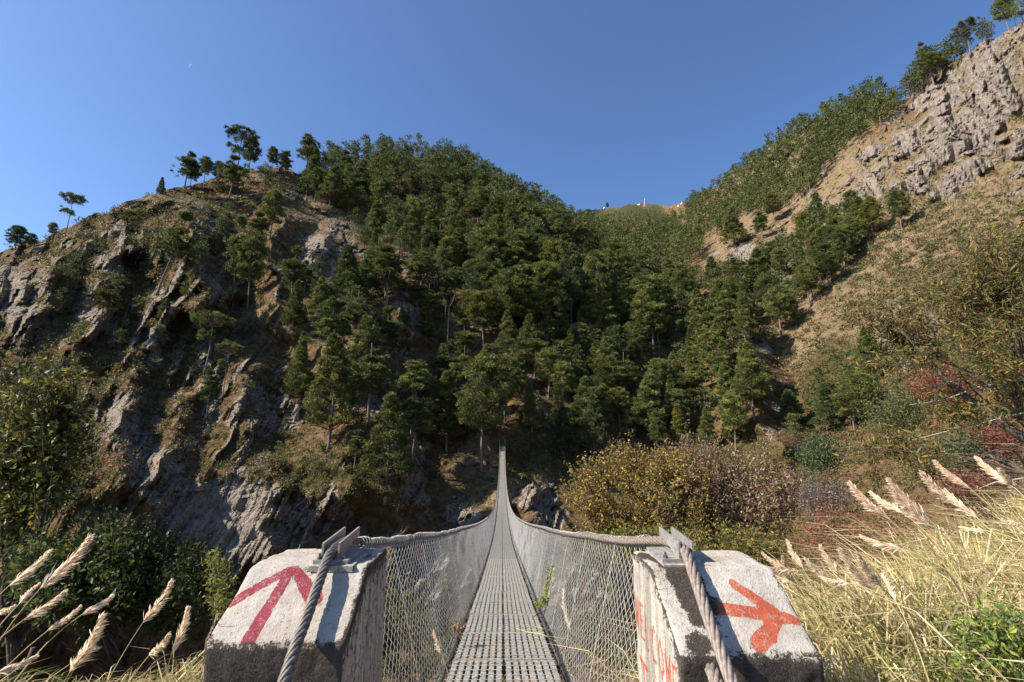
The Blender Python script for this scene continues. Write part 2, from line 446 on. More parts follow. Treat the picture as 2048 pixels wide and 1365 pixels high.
def full_range(phi, e, detail=True):
    lr = base_logr(phi, e)
    px, py = ang2pix(phi, e)
    Rr = np.exp(lr)
    near = np.clip(250 / Rr, 0, 1)
    ribs = None
    sh, flank = ridge_shift(px, py); sh = sh * np.clip(Rr / 110, .7, 1.5) * np.clip(600 / Rr, 0, 1)
    Rr = Rr - sh
    P = np.stack([Rr * np.sin(phi), Rr * np.cos(phi), Rr * np.tan(e)], -1)
    big = np.clip(Rr / 120, .8, 4)
    calm = 1 - .65 * ss(px, 1620, 1760) * (1 - ss(py, 420, 520))
    Rr = Rr + big * calm * (3.4 * vnoise(P / 31, 3) + 2.2 * vnoise(P / 14, 4))
    rock = blob(px, py, ROCK)
    # strata: left cliff ribs lean down to the left, right face ribs lean down to the right
    wl = ss(-px, -640, -430) * ss(py, 400, 470)
    wr = ss(px, 1520, 1700) * (1 - ss(py, 560, 700))
    mid = (1 - wl) * (1 - wr)
    wob = 13 * vnoise(P / 13.0, 21) + 5 * vnoise(P / 4.5, 22)
    slab = np.exp(-(((px - 450) / 105) ** 2 + ((py - 1045) / 95) ** 2) ** 2)
    sL = (px + .52 * py + wob)
    sR = (px - .62 * py + wob * .8)
    def saw(s, per, seed):
        u = s / per + .35 * vnoise(np.stack([s / per * .5, py / 90, py * 0], -1), seed); f = u - np.floor(u)
        return np.where(f < .72, f / .72, (1 - f) / .28), np.floor(u)
    a1, i1 = saw(sL, 46, 31); a2, _ = saw(sL, 17, 32)
    b1, j1 = saw(sR, 48, 33); b2, _ = saw(sR, 17, 34)
    outc = wl * ss(a1 + .55 * vnoise(P / 14, 81) + .2 * vnoise(P / 4, 82), .72, 1.02)
    rock = np.maximum(rock * np.where(px > 1300, np.clip(.82 + .75 * fbm(P / 11, 3, 83), .25, 1.25), 1), np.maximum(.80 * outc * ss(vnoise(P / 16, 85), -.35, .25), .62 * flank * (.65 + .9 * vnoise(P / 7, 84))))
    rk = np.clip(rock, 0, 1)
    ampL = (2.9 * a1 + 1.1 * a2) * (1 - .75 * slab) * wl * (.45 + .75 * rk) * (1 + .4 * vnoise(P / 12, 40))
    ampR = (4.2 * b1 + 1.9 * b2) * wr * (.2 + .95 * rk)
    def blocks(s, t, per, seed):
        """slabs cut into blocks, each at its own depth and tilt"""
        u = s / per; iu = np.floor(u); fu = u - iu
        w = t / (per * 2.6) + 3.7 * _hash(iu.astype(np.int64), iu.astype(np.int64) * 0, iu.astype(np.int64) * 0, seed)
        iw = np.floor(w); fw_ = w - iw
        a, bb = iu.astype(np.int64), iw.astype(np.int64); o = a * 0
        return _hash(a, bb, o, seed + 1) + (fu - .5) * 1.5 * _hash(a, bb, o, seed + 2) + (fw_ - .5) * .9 * _hash(a, bb, o, seed + 3)
    sS = np.where(px < 1250, sL, sR); tS = py + wob * .6
    blk = (1 - .85 * slab) * (np.where(px < 1250, 1.5, 2.0) * blocks(sS, tS * np.where(px < 1250, .7, .28), 30, 51) + np.where(px < 1250, 1.0, .6) * blocks(sS + wob * .2, tS * np.where(px < 1250, .6, .3), 13, 61) + np.where(px < 1250, .4, .18) * blocks(sS, tS * .45, 6.5, 71)) * ss(rk, .25, .75)
    Rr = Rr - (ampL + ampR + blk) * np.clip(Rr / 130, .7, 2.0)
    if detail:
        Rr = Rr + (1 - .8 * slab) * (calm * big * (.9 * vnoise(P / 5.2, 5) + .55 * vnoise(P / 2.3, 6)) + .38 * vnoise(P / 1.1, 7) * (1 + rk))
    strat = np.where(px < 1000, a2 * wl, b2 * wr)
    return Rr, px, py, np.maximum(rk, slab), strat, P

def terrain_point(px, py, detail=True):
    ph, e = ang(np.array([float(px)]), np.array([float(py)]))
    Rr = full_range(ph, e)[0]
    return Vector((float(Rr[0] * np.sin(ph[0])), float(Rr[0] * np.cos(ph[0])), float(Rr[0] * np.tan(e[0]) + EYE.z))), float(Rr[0])

NPHI, NV = 900, 400
q = np.linspace(-1, 1, NPHI)
phis = np.where(np.abs(q) < .9, q / .9 * .93, np.sign(q) * (.93 + (np.abs(q) - .9) / .1 * .42))
v = np.linspace(0, 1, NV)
E0 = -.66
PH, VV = np.meshgrid(phis, v)
ES = sky_e(PH)
# small outcrops and tufts roughen the skyline itself
ES = ES + .0035 * fbm(np.stack([PH * 60, PH * 0, PH * 0], -1), 4, 77, .6)
vv = np.where(VV < .12, VV / .12 * .3, .3 + (VV - .12) / .88 * .7)      # coarse below the frame
EE = E0 + (ES - E0) * vv
RR, PXX, PYY, rk, strat, P3 = full_range(PH, EE)
ZZ = RR * np.tan(EE)
XX = RR * np.sin(PH); YY = RR * np.cos(PH)
# far side of the crest
Xs, Ys, Zs = [XX], [YY], [ZZ]
for k, (mr, dz) in enumerate([(1.03, -.02), (1.12, -.08), (1.35, -.25), (1.7, -.6)]):
    Xs.append(XX[-1:] * mr); Ys.append(YY[-1:] * mr); Zs.append(ZZ[-1:] * mr + dz * RR[-1:])
XA = np.concatenate(Xs); YA = np.concatenate(Ys); ZA = np.concatenate(Zs)
nr = XA.shape[0]
V = np.stack([XA, YA, ZA + EYE.z], -1).reshape(-1, 3)
ii = (np.arange(nr - 1)[:, None] * NPHI + np.arange(NPHI - 1)[None]).ravel()
Fq = np.stack([ii, ii + 1, ii + 1 + NPHI, ii + NPHI], -1)
tan = blob(PXX, PYY, TAN); green = blob(PXX, PYY, GREEN)
def pad(a): return np.concatenate([a] + [a[-1:]] * 4).ravel()
mask = np.stack([pad(rk), pad(tan), pad(green)], -1)

mt, nt, b = material('mountain_ground', .95, .12); g = NB(nt)
co = g.coords('Object')
mk = g.n('ShaderNodeSeparateColor'); g.l(g.attr('mask'), mk.inputs[0])
rockm, tanm, grm = mk.outputs[0], mk.outputs[1], mk.outputs[2]
st = g.attr('strata', 'Fac')
n1 = g.noise(co, .09, 6, .65); n2 = g.noise(co, .6, 6, .7); n3 = g.noise(co, 2.6, 4, .7)
def lean(angle, sc):
    a = g.coords('Object', None, (0, angle, 0)); m_ = g.n('ShaderNodeMapping'); g.l(a, m_.inputs[0]); m_.inputs['Scale'].default_value = sc
    return m_.outputs[0]
nst = g.noise(lean(R(-27), (1.5, 1.0, .22)), 1.0, 6, .7)
nst2 = g.noise(lean(R(32), (1.3, .8, .16)), 1.0, 7, .72)
rockc = g.ramp(nst, [(.28, (.085, .070, .055)), (.44, (.20, .168, .132)), (.58, (.31, .262, .205)), (.76, (.42, .36, .28))])
rockr = g.ramp(nst2, [(.28, (.08, .072, .066)), (.42, (.18, .162, .145)), (.54, (.29, .245, .20)), (.66, (.40, .29, .19)), (.78, (.48, .40, .31))])
side = g.smooth(g.n('ShaderNodeSeparateXYZ').outputs[0], -5, 30)
sx = g.n('ShaderNodeSeparateXYZ'); g.l(co, sx.inputs[0]); side = g.smooth(sx.outputs[0], 60, 110)
rc = g.mix(side, rockc, rockr)
rc = g.mix(g.math('MULTIPLY', g.smooth(st, .78, .98), .55), rc, (.07, .06, .052))
rust = g.smooth(g.noise(co, .22, 4, .6), .56, .72)
rc = g.mix(g.math('MULTIPLY', rust, .4), rc, (.32, .20, .11))
soil = g.ramp(n2, [(.3, (.045, .028, .012)), (.46, (.115, .074, .035)), (.60, (.18, .118, .058)), (.70, (.10, .085, .03)), (.8, (.24, .165, .085))])
dry = g.ramp(n3, [(.28, (.075, .052, .026)), (.44, (.17, .118, .066)), (.58, (.27, .198, .118)), (.75, (.37, .285, .18))])
dry = g.mix(g.math('MULTIPLY', g.smooth(g.noise(co, .17, 6, .7), .48, .62), .75), dry, (.115, .10, .045))
dry = g.mix(g.math('MULTIPLY', g.smooth(g.noise(g.coords('Object', (.21, .21, .21), (0, 0, 1)), 1.0, 6, .7), .54, .66), .5), dry, (.20, .165, .135))
grn = g.ramp(n3, [(.3, (.028, .032, .010)), (.5, (.062, .062, .020)), (.66, (.11, .09, .035)), (.78, (.085, .10, .03))])
tf = g.smooth(g.math('ADD', tanm, g.math('MULTIPLY_ADD', n1, .9, -.45)), .25, .6)
gf = g.smooth(g.math('ADD', grm, g.math('MULTIPLY_ADD', n2, 1.6, -.85)), .35, .6)
col = g.mix(tf, soil, dry)
col = g.mix(gf, col, grn)
rf = g.math('ADD', rockm, g.math('MULTIPLY_ADD', n2, 1.3, -.65))
rf = g.math('ADD', rf, g.math('MULTIPLY_ADD', nst, .9, -.45))
rf = g.smooth(rf, .40, .56)
col = g.mix(rf, col, rc)
g.l(col, b.inputs['Base Color'])
crk = g.vor(g.coords('Object', (.9, .9, .35), (0, R(24), 0)), 1.0, 'DISTANCE_TO_EDGE')
hb = g.math('ADD', g.math('MULTIPLY', n3, .5), g.math('MULTIPLY', nst, .8))
hb = g.math('ADD', hb, g.math('MULTIPLY', g.smooth(crk, 0, .12), g.math('MULTIPLY', rf, .3)))
g.l(g.bump(hb, .9, .9), b.inputs['Normal'])
me = mesh_data('mountain', V, Fq, mt, False, {'mask': mask, 'strata': pad(strat)})
obj('mountain_slopes', me, kind='structure', label='steep pine covered mountainside with bare rock ribs across the gorge')

# gorge floor and the near bank
def near_z(x, y):
    x = np.asarray(x, float); y = np.asarray(y, float)
    y0 = np.where(x > 0, 2.3 + .55 * np.maximum(x - 1.0, 0), 2.3 + 1.3 * ss(-x, .9, 1.4))
    s = y - y0
    drop = .85 * np.where(s > -.5, (s + .5) ** 2 / (s + .5 + 1.0), 0)
    right = .13 * np.maximum(x - 1.0, 0) ** 1.0
    left = -.24 * ss(-x, 1.0, 1.6) - .04 * np.maximum(-x - 1.0, 0)
    P = np.stack([x, y, x * 0], -1)
    z = .25 + np.minimum(right, 9) + np.maximum(left, -3) - drop + .16 * vnoise(P / .9, 61) + .06 * vnoise(P / .3, 62) + .7 * vnoise(P / 5, 63) * ss(y, 4, 9)
    under = (np.abs(x) < 1.2) & (y < 2.6)
    z = np.where(under, np.minimum(z, .12 - .18 * np.maximum(y, 0)), z)
    return np.maximum(z, -52 + 2 * vnoise(P / 6, 64))
gx = np.concatenate([np.linspace(-60, -9, 40), np.linspace(-8.8, 9, 110), np.linspace(9.5, 60, 40)])
gy = np.concatenate([np.linspace(-14, -1, 16), np.linspace(-.8, 12, 90), np.linspace(12.5, 62, 60)])
GX, GY = np.meshgrid(gx, gy); GZ = near_z(GX, GY)
nx = len(gx)
ii = (np.arange(len(gy) - 1)[:, None] * nx + np.arange(nx - 1)[None]).ravel()
m2, nt, b = material('bank_soil', .95, .1); g = NB(nt)
co = g.coords('Object')
n = g.noise(co, 3.0, 8, .7); nf = g.noise(co, 30, 4, .7)
c = g.ramp(n, [(.3, (.035, .028, .016)), (.5, (.10, .075, .042)), (.66, (.17, .13, .075)), (.8, (.06, .07, .022))])
g.l(g.mix(.35, c, g.ramp(nf, [(.35, (.03, .025, .018)), (.7, (.26, .21, .14))])), b.inputs['Base Color'])
g.l(g.bump(g.math('ADD', n, g.math('MULTIPLY', nf, .2)), .8, .15), b.inputs['Normal'])
obj('near_bank_ground', mesh_data('near_bank', np.stack([GX, GY, GZ], -1).reshape(-1, 3), np.stack([ii, ii + 1, ii + 1 + nx, ii + nx], -1), m2, True), kind='structure')

# ------------------------------------------------------------------ pine trees
def pine_proto(kind, seed, n_clump, dens):
    """unit-height pine: returns (trunk mesh, crown mesh); z = 0 at the root, 1 at the top"""
    rg = np.random.default_rng(seed)
    lean = rg.uniform(-.03, .03, 2)
    if kind == 'lean': lean = np.array([.16, .02])
    bend = rg.uniform(-.02, .02, 2)
    def axis(t):
        t = np.asarray(t, float)
        return np.stack([lean[0] * t + bend[0] * np.sin(t * 4 + seed), lean[1] * t + bend[1] * np.sin(t * 3.1 + seed), t], -1)
    tb = MB()
    tt = np.linspace(-.04, .97, 12)
    tb.tube(axis(tt), .0155 * (1 - .82 * np.clip(tt, 0, 1)) + .004 * np.exp(-np.clip(tt, 0, 1) * 30), 7)
    C = []
    if kind in ('cone', 'wide_cone'):
        z0 = .12 if kind == 'cone' else .22; wid = .17 if kind == 'cone' else .25
        for k in range(n_clump):
            t = z0 + (1 - z0) * rg.random() ** 1.15
            r = wid * (1 - (t - z0) / (1 - z0)) ** .75 * rg.uniform(.45, 1.08) + .008
            C.append((t, r, .040 * (1.25 - .6 * t), .6))
    elif kind == 'round':
        z0 = .40
        for k in range(n_clump):
            t = z0 + (.99 - z0) * rg.random(); u = (t - z0) / (1 - z0)
            r = .22 * math.sqrt(max(.02, math.sin(PI * min(1, u * .84 + .14)))) * rg.uniform(.35, 1.1)
            C.append((t, r, .042, .65))
    elif kind in ('layer', 'lean'):
        z0 = .42; lv = np.sort(rg.uniform(z0, .98, 11)); lw = rg.uniform(.55, 1.15, 11); la = rg.uniform(0, 2 * PI, 11)
        for k in range(n_clump):
            i = rg.integers(0, 11); u = (lv[i] - z0) / (1 - z0)
            r = .23 * (1 - u ** 2 * .72) * lw[i] * rg.uniform(.2, 1.05)
            C.append((lv[i] + rg.normal(0, .017) - r * .06, r, .036, .5, la[i] + rg.normal(0, 1.35)))
    elif kind == 'umbrella':
        for k in range(n_clump):
            if rg.random() < .74:
                r = .30 * math.sqrt(rg.random()); C.append((.95 - r * .3 + rg.normal(0, .026), r, .042, .6))
            else:
                C.append((.60 + rg.normal(0, .026), rg.uniform(.06, .24), .040, .55, 2.9 + rg.normal(0, .6)))
    elif kind == 'spire':
        z0 = .30
        for k in range(n_clump):
            t = z0 + (1 - z0) * rg.random(); u = (t - z0) / (1 - z0)
            r = .115 * (1 - u) ** .5 * rg.uniform(.3, 1.15) + .006
            C.append((t, r, .042, .55))
    P = []; Cc = []; D = []
    pale = rg.uniform(.85, 1.15)
    g0 = np.array([.160, .170, .052]); g1 = np.array([.100, .122, .044]); g2 = np.array([.235, .225, .065])
    for c in C:
        t, r, s, fl = c[:4]; a = c[4] if len(c) > 4 else rg.uniform(0, 2 * PI)
        ax = axis(t); cen = ax + np.array([r * math.cos(a), r * math.sin(a), .06 * r])
        if r > .03 and rg.random() < .75:
            q0 = axis(max(.05, t - .25 * r - .015)); mid = (q0 + cen) / 2 + np.array([0, 0, -.01])
            tb.tube(np.array([q0, mid, cen]), np.array([.0042, .003, .0012]), 3, cap=False)
        n = max(6, int(dens * rg.uniform(.7, 1.3)))
        d = rg.normal(0, 1, (n, 3)); d /= np.linalg.norm(d, axis=1, keepdims=True)
        d *= rg.random((n, 1)) ** .45
        ss_ = s * rg.uniform(.75, 1.3)
        P.append(cen + d * np.array([ss_, ss_, ss_ * fl])); D.append(d + np.array([math.cos(a) * .4, math.sin(a) * .4, .55]))
        base = (g0 if rg.random() < .55 else (g1 if rg.random() < .6 else g2)) * rg.uniform(.6, 1.35) * pale
        Cc.append(np.broadcast_to(base, (n, 3)))
    P = np.concatenate(P); D = np.concatenate(D); Cc = np.concatenate(Cc)
    n = len(P)
    D /= np.linalg.norm(D, axis=1, keepdims=True) + 1e-9
    W = np.cross(D, rg.normal(0, 1, (n, 3))); W /= np.linalg.norm(W, axis=1, keepdims=True) + 1e-9
    L = .027 * rg.uniform(.5, 1.4, (n, 1)); ww = .0046 * rg.uniform(.7, 1.5, (n, 1))
    # a tuft: two slim blades fanning from one root
    W2 = np.cross(D, W)
    D2 = D + W * .7; D2 /= np.linalg.norm(D2, axis=1, keepdims=True)
    V = np.concatenate([np.stack([P + W * ww, P - W * ww, P + D * L], 1).reshape(-1, 3), np.stack([P + W2 * ww, P - W2 * ww, P + D2 * L], 1).reshape(-1, 3)])
    Fa = np.arange(len(V)).reshape(-1, 3)
    tint = np.repeat(np.concatenate([Cc, Cc]) * (1 + rg.uniform(-.25, .25, (2 * n, 1))), 3, 0)
    crown = mesh_data('crown', V, Fa, M_NEEDLE, False, {'tint': tint})
    return tb.data('trunk', M_BARK, True), crown

KINDS = {'cone': [], 'wide_cone': [], 'round': [], 'layer': [], 'umbrella': [], 'spire': [], 'lean': []}
_sd = 100
for kd, cnt, nc, dn in (('cone', 4, 210, 40), ('wide_cone', 4, 240, 40), ('round', 5, 190, 44), ('layer', 5, 170, 42), ('umbrella', 2, 95, 48), ('spire', 3, 140, 40), ('lean', 1, 110, 46)):
    for k in range(cnt):
        _sd += 1
        KINDS[kd].append(pine_proto(kd, _sd, nc, dn))
NTREE = 0
def place_pine(px, py, toppy, kind, label, group=None, var=None, fat=1.0, rz=None):
    """a pine rooted where the hillside shows at (px, py), tall enough to reach up to toppy"""
    P, rr = terrain_point(px, py)
    d = ray(px, toppy); hor = math.hypot(d[0], d[1])
    depth_base = math.hypot(P.x, P.y)
    h = d[2] / hor * depth_base + EYE.z - P.z
    h = max(1.0, float(h)) + .2
    tm, cm = KINDS[kind][(var if var is not None else int(RNG.integers(0, 99))) % len(KINDS[kind])]
    t = empty('pine_tree', (P.x, P.y, P.z - .3), RNG.uniform(0, 6.28) if rz is None else rz, label=label, cat='tree', group=group)
    t.scale = (h * fat, h * fat, h)
    obj('trunk', tm, t); obj('crown', cm, t)
    return t

SPECIAL = [ # px, base, top, kind, fat, label, variant, rz
 (130,474,383,'umbrella',.72,'lone flat topped pine with one low side branch against the sky at far left',0,0.0),
 (28,508,449,'round',1.1,'bushy pine cut by the left edge of the photo on the skyline',0,None),
 (60,498,466,'round',1.2,'squat bush like pine just right of the bushy one at the left edge',1,None),
 (101,478,444,'round',1.0,'low round pine at the foot of the lone flat topped pine',2,None),
 (320,388,354,'cone',1.1,'small pointed dark pine on the left skyline before the open crowned pair',0,None),
 (369,380,300,'layer',1.15,'left pine of the open crowned pair on the left skyline',0,None),
 (379,378,312,'layer',.9,'right slimmer pine of the open crowned pair on the left skyline',1,None),
 (408,366,313,'round',1.0,'round pine just right of the open crowned pair on the skyline',3,None),
 (436,372,322,'round',1.1,'low spreading pine in the gap left of the tall branching skyline pine',0,None),
 (474,350,257,'umbrella',1.0,'tall skyline pine with a long bough reaching out to the left',1,-.2),
 (497,346,275,'round',.95,'dense round pine right behind the pine with the long left bough',1,None),
 (458,398,308,'layer',1.2,'broad layered pine on the slope below the pine with the long bough',2,None),
 (543,344,294,'round',.9,'rounded skyline pine left of the tallest ridge pine',2,None),
 (569,364,299,'layer',1.0,'pine with a bare lower trunk just left of the tallest ridge pine',3,None),
 (611,360,248,'layer',.74,'tallest ridge pine with a long bare trunk standing clear of the rest',1,1.0),
 (626,376,296,'spire',1.1,'slim pine with a pale trunk right beside the tallest ridge pine',0,None),
 (318,590,421,'lean',.95,'long leaning pine with a bare trunk and flat boughs on the left cliff',0,0.0),
 (250,466,422,'umbrella',1.5,'wide flat crowned pine perched on top of the left cliff',1,2.0),
 (330,645,597,'wide_cone',1.2,'small bright green pine on the cliff below the long leaning pine',0,None),
 (465,617,430,'layer',.6,'slim tiered pine, left one of the tall pair in front of the dark hollow',2,None),
 (492,617,462,'round',.78,'full crowned pine, right one of the tall pair in front of the dark hollow',3,None),
 (540,480,382,'round',.9,'dark green pine at the head of the dark hollow, top of its row',0,None),
 (512,520,418,'layer',1.0,'spreading pine just above the tall pair by the dark hollow',0,None),
 (411,742,622,'umbrella',1.0,'pale flat crowned pine rooted on the top edge of the light rock rib',0,1.2),
 (412,840,736,'layer',.75,'thin sparse pine in front of the pale rock rib on the left',3,None),
 (446,795,682,'umbrella',.7,'thin wavy stemmed pine beside the brown grassy spur',1,.4),
 (660,898,670,'wide_cone',.95,'big grey green pine leaning a little above the shrubby ledge, left of centre',1,None),
 (771,996,788,'wide_cone',1.05,'big pointed pine with a long trunk rooted just above the left cable saddle',2,None),
 (709,942,856,'layer',1.1,'short pine between the two big grey green pines left of the bridge',0,None),
 (597,752,664,'cone',1.0,'pale pointed pine at the right end of the brown grassy spur',1,None),
 (586,655,560,'cone',1.15,'pale pointed pine standing on top of the brown grassy spur',2,None),
 (640,650,555,'wide_cone',1.0,'dark pointed pine right of the pale one on the grassy spur',0,None),
 (770,702,614,'cone',1.15,'left pine of two matching pointed pines over the dark ravine',3,None),
 (810,702,617,'cone',1.1,'right pine of two matching pointed pines over the dark ravine',0,None),
 (712,690,575,'layer',1.0,'layered dark pine just left of the two matching pointed pines',1,None),
 (963,943,714,'round',.95,'tall round crowned pine with a bare straight trunk just left of the bridge end',1,.5),
 (892,902,745,'wide_cone',1.05,'bushy pine left of the tall round crowned one by the bridge end',1,None),
 (1062,862,774,'cone',1.25,'dark pointed pine above and right of the far bridge end',1,None),
 (1126,912,814,'cone',1.35,'dense dark pointed pine right of the far bridge end',2,None),
 (1190,915,790,'wide_cone',1.0,'bushy pine behind the left end of the autumn shrub',2,None),
 (1143,672,512,'round',.7,'bare stemmed pine at the left of the row of tall trunks mid slope',2,None),
 (1172,680,520,'layer',.65,'second tall trunk of the row of bare stemmed pines mid slope',1,None),
 (1197,668,505,'round',.7,'third tall trunk of the row of bare stemmed pines mid slope',0,None),
 (1218,672,528,'layer',.65,'right hand tall trunk of the row of bare stemmed pines mid slope',3,None),
 (1287,714,585,'round',.75,'left pine of the close trio of bare trunks right of centre',0,None),
 (1308,722,575,'layer',.8,'middle pine of the close trio of bare trunks right of centre',2,None),
 (1319,716,590,'round',.75,'right pine of the close trio of bare trunks right of centre',2,None),
 (1804,468,376,'round',.85,'lone round topped pine on the tan slope under the grey rock face',2,None),
 (1941,108,39,'umbrella',.95,'tall pine with a long pale trunk on the right skyline',1,.9),
 (1861,140,84,'lean',1.1,'small leaning pine on the right skyline left of the tall pale trunk',0,PI),
 (1399,504,450,'spire',.9,'slim grey pine at the left tip of the bare tan spur',1,None),
 (1471,496,428,'wide_cone',1.5,'dark low pine in the middle of the bare tan spur',0,None),
 (1525,480,421,'layer',1.2,'pine on the bare tan spur right of the dark low pine',0,None),
 (1549,446,388,'round',1.1,'round pine at the upper end of the bare tan spur',1,None),
 (1592,654,598,'spire',1.4,'small single pine on the brown slope below the right hand stand',0,None),
 (1215,419,406,'round',1.0,'tiny lone tree on the distant skyline left of the pylon',1,None),
 (1705,520,436,'round',1.1,'large pine at the top of the right hand stand below the rock face',3,None),
 (1640,545,455,'layer',1.0,'layered pine on the upper left of the right hand stand',1,None),
]
placed = []   # px, py(base), half width, top
for (px, py, ty, kd, fat, lb, var, rz) in SPECIAL:
    place_pine(px, py, ty, kd, lb, None, var, fat, rz)
    placed.append((px, py, ty))

# the dead, forked pine
P, _ = terrain_point(893, 742)
d = ray(893, 585); h = d[2] / math.hypot(d[0], d[1]) * math.hypot(P.x, P.y) + EYE.z - P.z
m = MB()
m.tube([(0, 0, -.3), (.1, 0, h * .4), (.25, 0, h * .8)], [.26, .2, .15], 7)
m.tube([(.25, 0, h * .8), (1.2, 0, h * .88), (1.9, .1, h)], [.13, .09, .03], 5)
m.tube([(.25, 0, h * .79), (-.9, 0, h * .87), (-1.6, -.1, h * .96)], [.12, .08, .03], 5)
m.tube([(.2, 0, h * .66), (1.0, .3, h * .70), (1.5, .3, h * .70)], [.06, .04, .02], 4)
m.tube([(.15, 0, h * .5), (-.8, .3, h * .53)], [.05, .02], 4)
t = empty('dead_tree', P, 0, label='dead pine with a bare trunk forking at the top, mid slope', cat='tree')
obj('trunk', m.data('trunk', M_BARK, True), t)

# the forest: candidates thrown over the visible slope, kept where the photo shows trees
FOREST = [  # polygon in photo pixels, mean tree height (m), spacing (m), kinds, phrase
 ('crest', [(640,335),(760,308),(900,316),(1000,360),(1095,412),(1130,430),(1080,440),(960,392),(820,350),(700,365),(650,372)], 12.5, 5.2, ('round','round','layer','cone'), 'on the ridge crest'),
 ('upper', [(620,380),(700,362),(820,345),(960,390),(1090,440),(1200,470),(1220,560),(1080,560),(900,510),(800,470),(700,440),(600,400)], 15, 7.0, ('round','layer','wide_cone','cone'), 'on the upper slope under the ridge crest'),
 ('ravine', [(700,460),(800,470),(900,520),(880,640),(820,740),(760,760),(640,700),(560,620),(570,560),(650,560),(740,560)], 14, 8.2, ('cone','layer','wide_cone'), 'in the shaded ravine left of centre'),
 ('middle', [(900,520),(1080,560),(1220,560),(1300,600),(1330,700),(1240,720),(1120,680),(1000,700),(880,700)], 17, 6.1, ('round','layer','round','wide_cone'), 'in the tall stand at mid slope'),
 ('lower', [(880,780),(1000,720),(1120,700),(1260,730),(1400,720),(1500,740),(1530,860),(1480,910),(1300,900),(1180,890),(1090,860),(980,840),(900,850)], 12, 5.9, ('cone','wide_cone','cone','round'), 'on the lower slope right of the bridge end'),
 ('hollow', [(560,620),(700,700),(860,760),(860,900),(800,940),(720,900),(640,880),(580,800)], 13, 9.5, ('cone','wide_cone','layer'), 'on the shaded lower slope left of the bridge end'),
 ('valley', [(1200,470),(1300,450),(1400,430),(1400,520),(1350,560),(1440,620),(1500,700),(1480,740),(1340,710),(1290,600),(1220,560)], 14, 6.8, ('round','wide_cone','layer'), 'in the side valley below the notch'),
 ('flank', [(1370,410),(1440,372),(1540,300),(1620,245),(1700,212),(1770,200),(1810,215),(1790,240),(1700,300),(1620,390),(1560,430),(1480,440),(1400,500),(1380,470)], 13.0, 5.1, ('round','round','wide_cone'), 'on the flank running up to the right skyline'),
 ('top', [(1800,210),(1850,165),(1900,125),(1990,70),(2048,36),(2048,42),(1950,105),(1880,160),(1830,205)], 14, 4.6, ('round','round'), 'on the right skyline above the rock face'),
 ('stand', [(1420,560),(1500,545),(1560,520),(1600,470),(1640,450),(1720,440),(1760,480),(1715,540),(1640,600),(1600,640),(1540,700),(1480,740),(1430,640)], 13, 6.0, ('round','wide_cone','round'), 'in the right hand stand between tan slope and scrub'),
 ('notch', [(1130,430),(1200,440),(1240,430),(1340,425),(1370,430),(1300,450),(1210,462)], 11, 11, ('round','cone'), 'far away below the notch'),
 ('cliff', [(560,345),(620,345),(640,380),(560,400),(520,390),(480,360)], 8.5, 8, ('round','cone'), 'on the left shoulder of the ridge'),
 ('leftslope', [(200,500),(300,450),(440,430),(520,520),(430,640),(380,760),(240,760),(120,640),(100,560)], 6.5, 8, ('wide_cone','round','layer'), 'on the left cliff'),
 ('ledge', [(450,860),(640,880),(760,960),(700,1000),(560,940),(460,900)], 4.5, 7, ('round','wide_cone'), 'on the shrubby ledge'),
 ('spur', [(1560,880),(1640,800),(1750,720),(1780,800),(1720,860),(1640,900)], 8, 6.2, ('wide_cone','round'), 'in the scrub above the dry stream bed'),
]
def inpoly(x, y, poly):
    c = False; n = len(poly)
    for i in range(n):
        x1, y1 = poly[i]; x2, y2 = poly[i - 1]
        if (y1 > y) != (y2 > y) and x < (x2 - x1) * (y - y1) / (y2 - y1) + x1: c = not c
    return c
cand = []
for zi, (nm, poly, hm, sp, kds, phrase) in enumerate(FOREST):
    xs = [p[0] for p in poly]; ys = [p[1] for p in poly]
    area = (max(xs) - min(xs)) * (max(ys) - min(ys))
    N = int(area / 14)
    X = RNG.uniform(min(xs), max(xs), N); Y = RNG.uniform(min(ys), max(ys), N)
    keep = np.array([inpoly(a, c_, poly) for a, c_ in zip(X, Y)])
    X, Y = X[keep], Y[keep]
    phq, eq = ang(X, Y)
    ok = eq < sky_e(phq) - .001
    for (ex, ey, erx, ery) in ((580, 500, 45, 110), (420, 520, 60, 100), (690, 560, 60, 50), (800, 555, 45, 50), (760, 900, 60, 70), (1470, 500, 80, 30), (520, 660, 70, 30), (1540, 800, 30, 70)):
        ok &= ~((((X - ex) / erx) ** 2 + ((Y - ey) / ery) ** 2 < 1) & (RNG.random(len(X)) < .93))
    X, Y, phq, eq = X[ok], Y[ok], phq[ok], eq[ok]
    RQ = full_range(phq, eq)[0]
    for a, c_, f_, e_, r_ in zip(X, Y, phq, eq, RQ):
        cand.append((zi, a, c_, r_, np.array([r_ * math.sin(f_), r_ * math.cos(f_), r_ * math.tan(e_) + EYE.z])))
order = RNG.permutation(len(cand))
kept = []; grid = {}
SPX = np.array([(p[0], p[1]) for p in placed], float)
SPP = [terrain_point(p[0], p[1])[0] for p in placed]
for P_, hh in zip(SPP, placed):
    grid.setdefault((int(P_.x // 12), int(P_.y // 12)), []).append((P_.x, P_.y, P_.z))
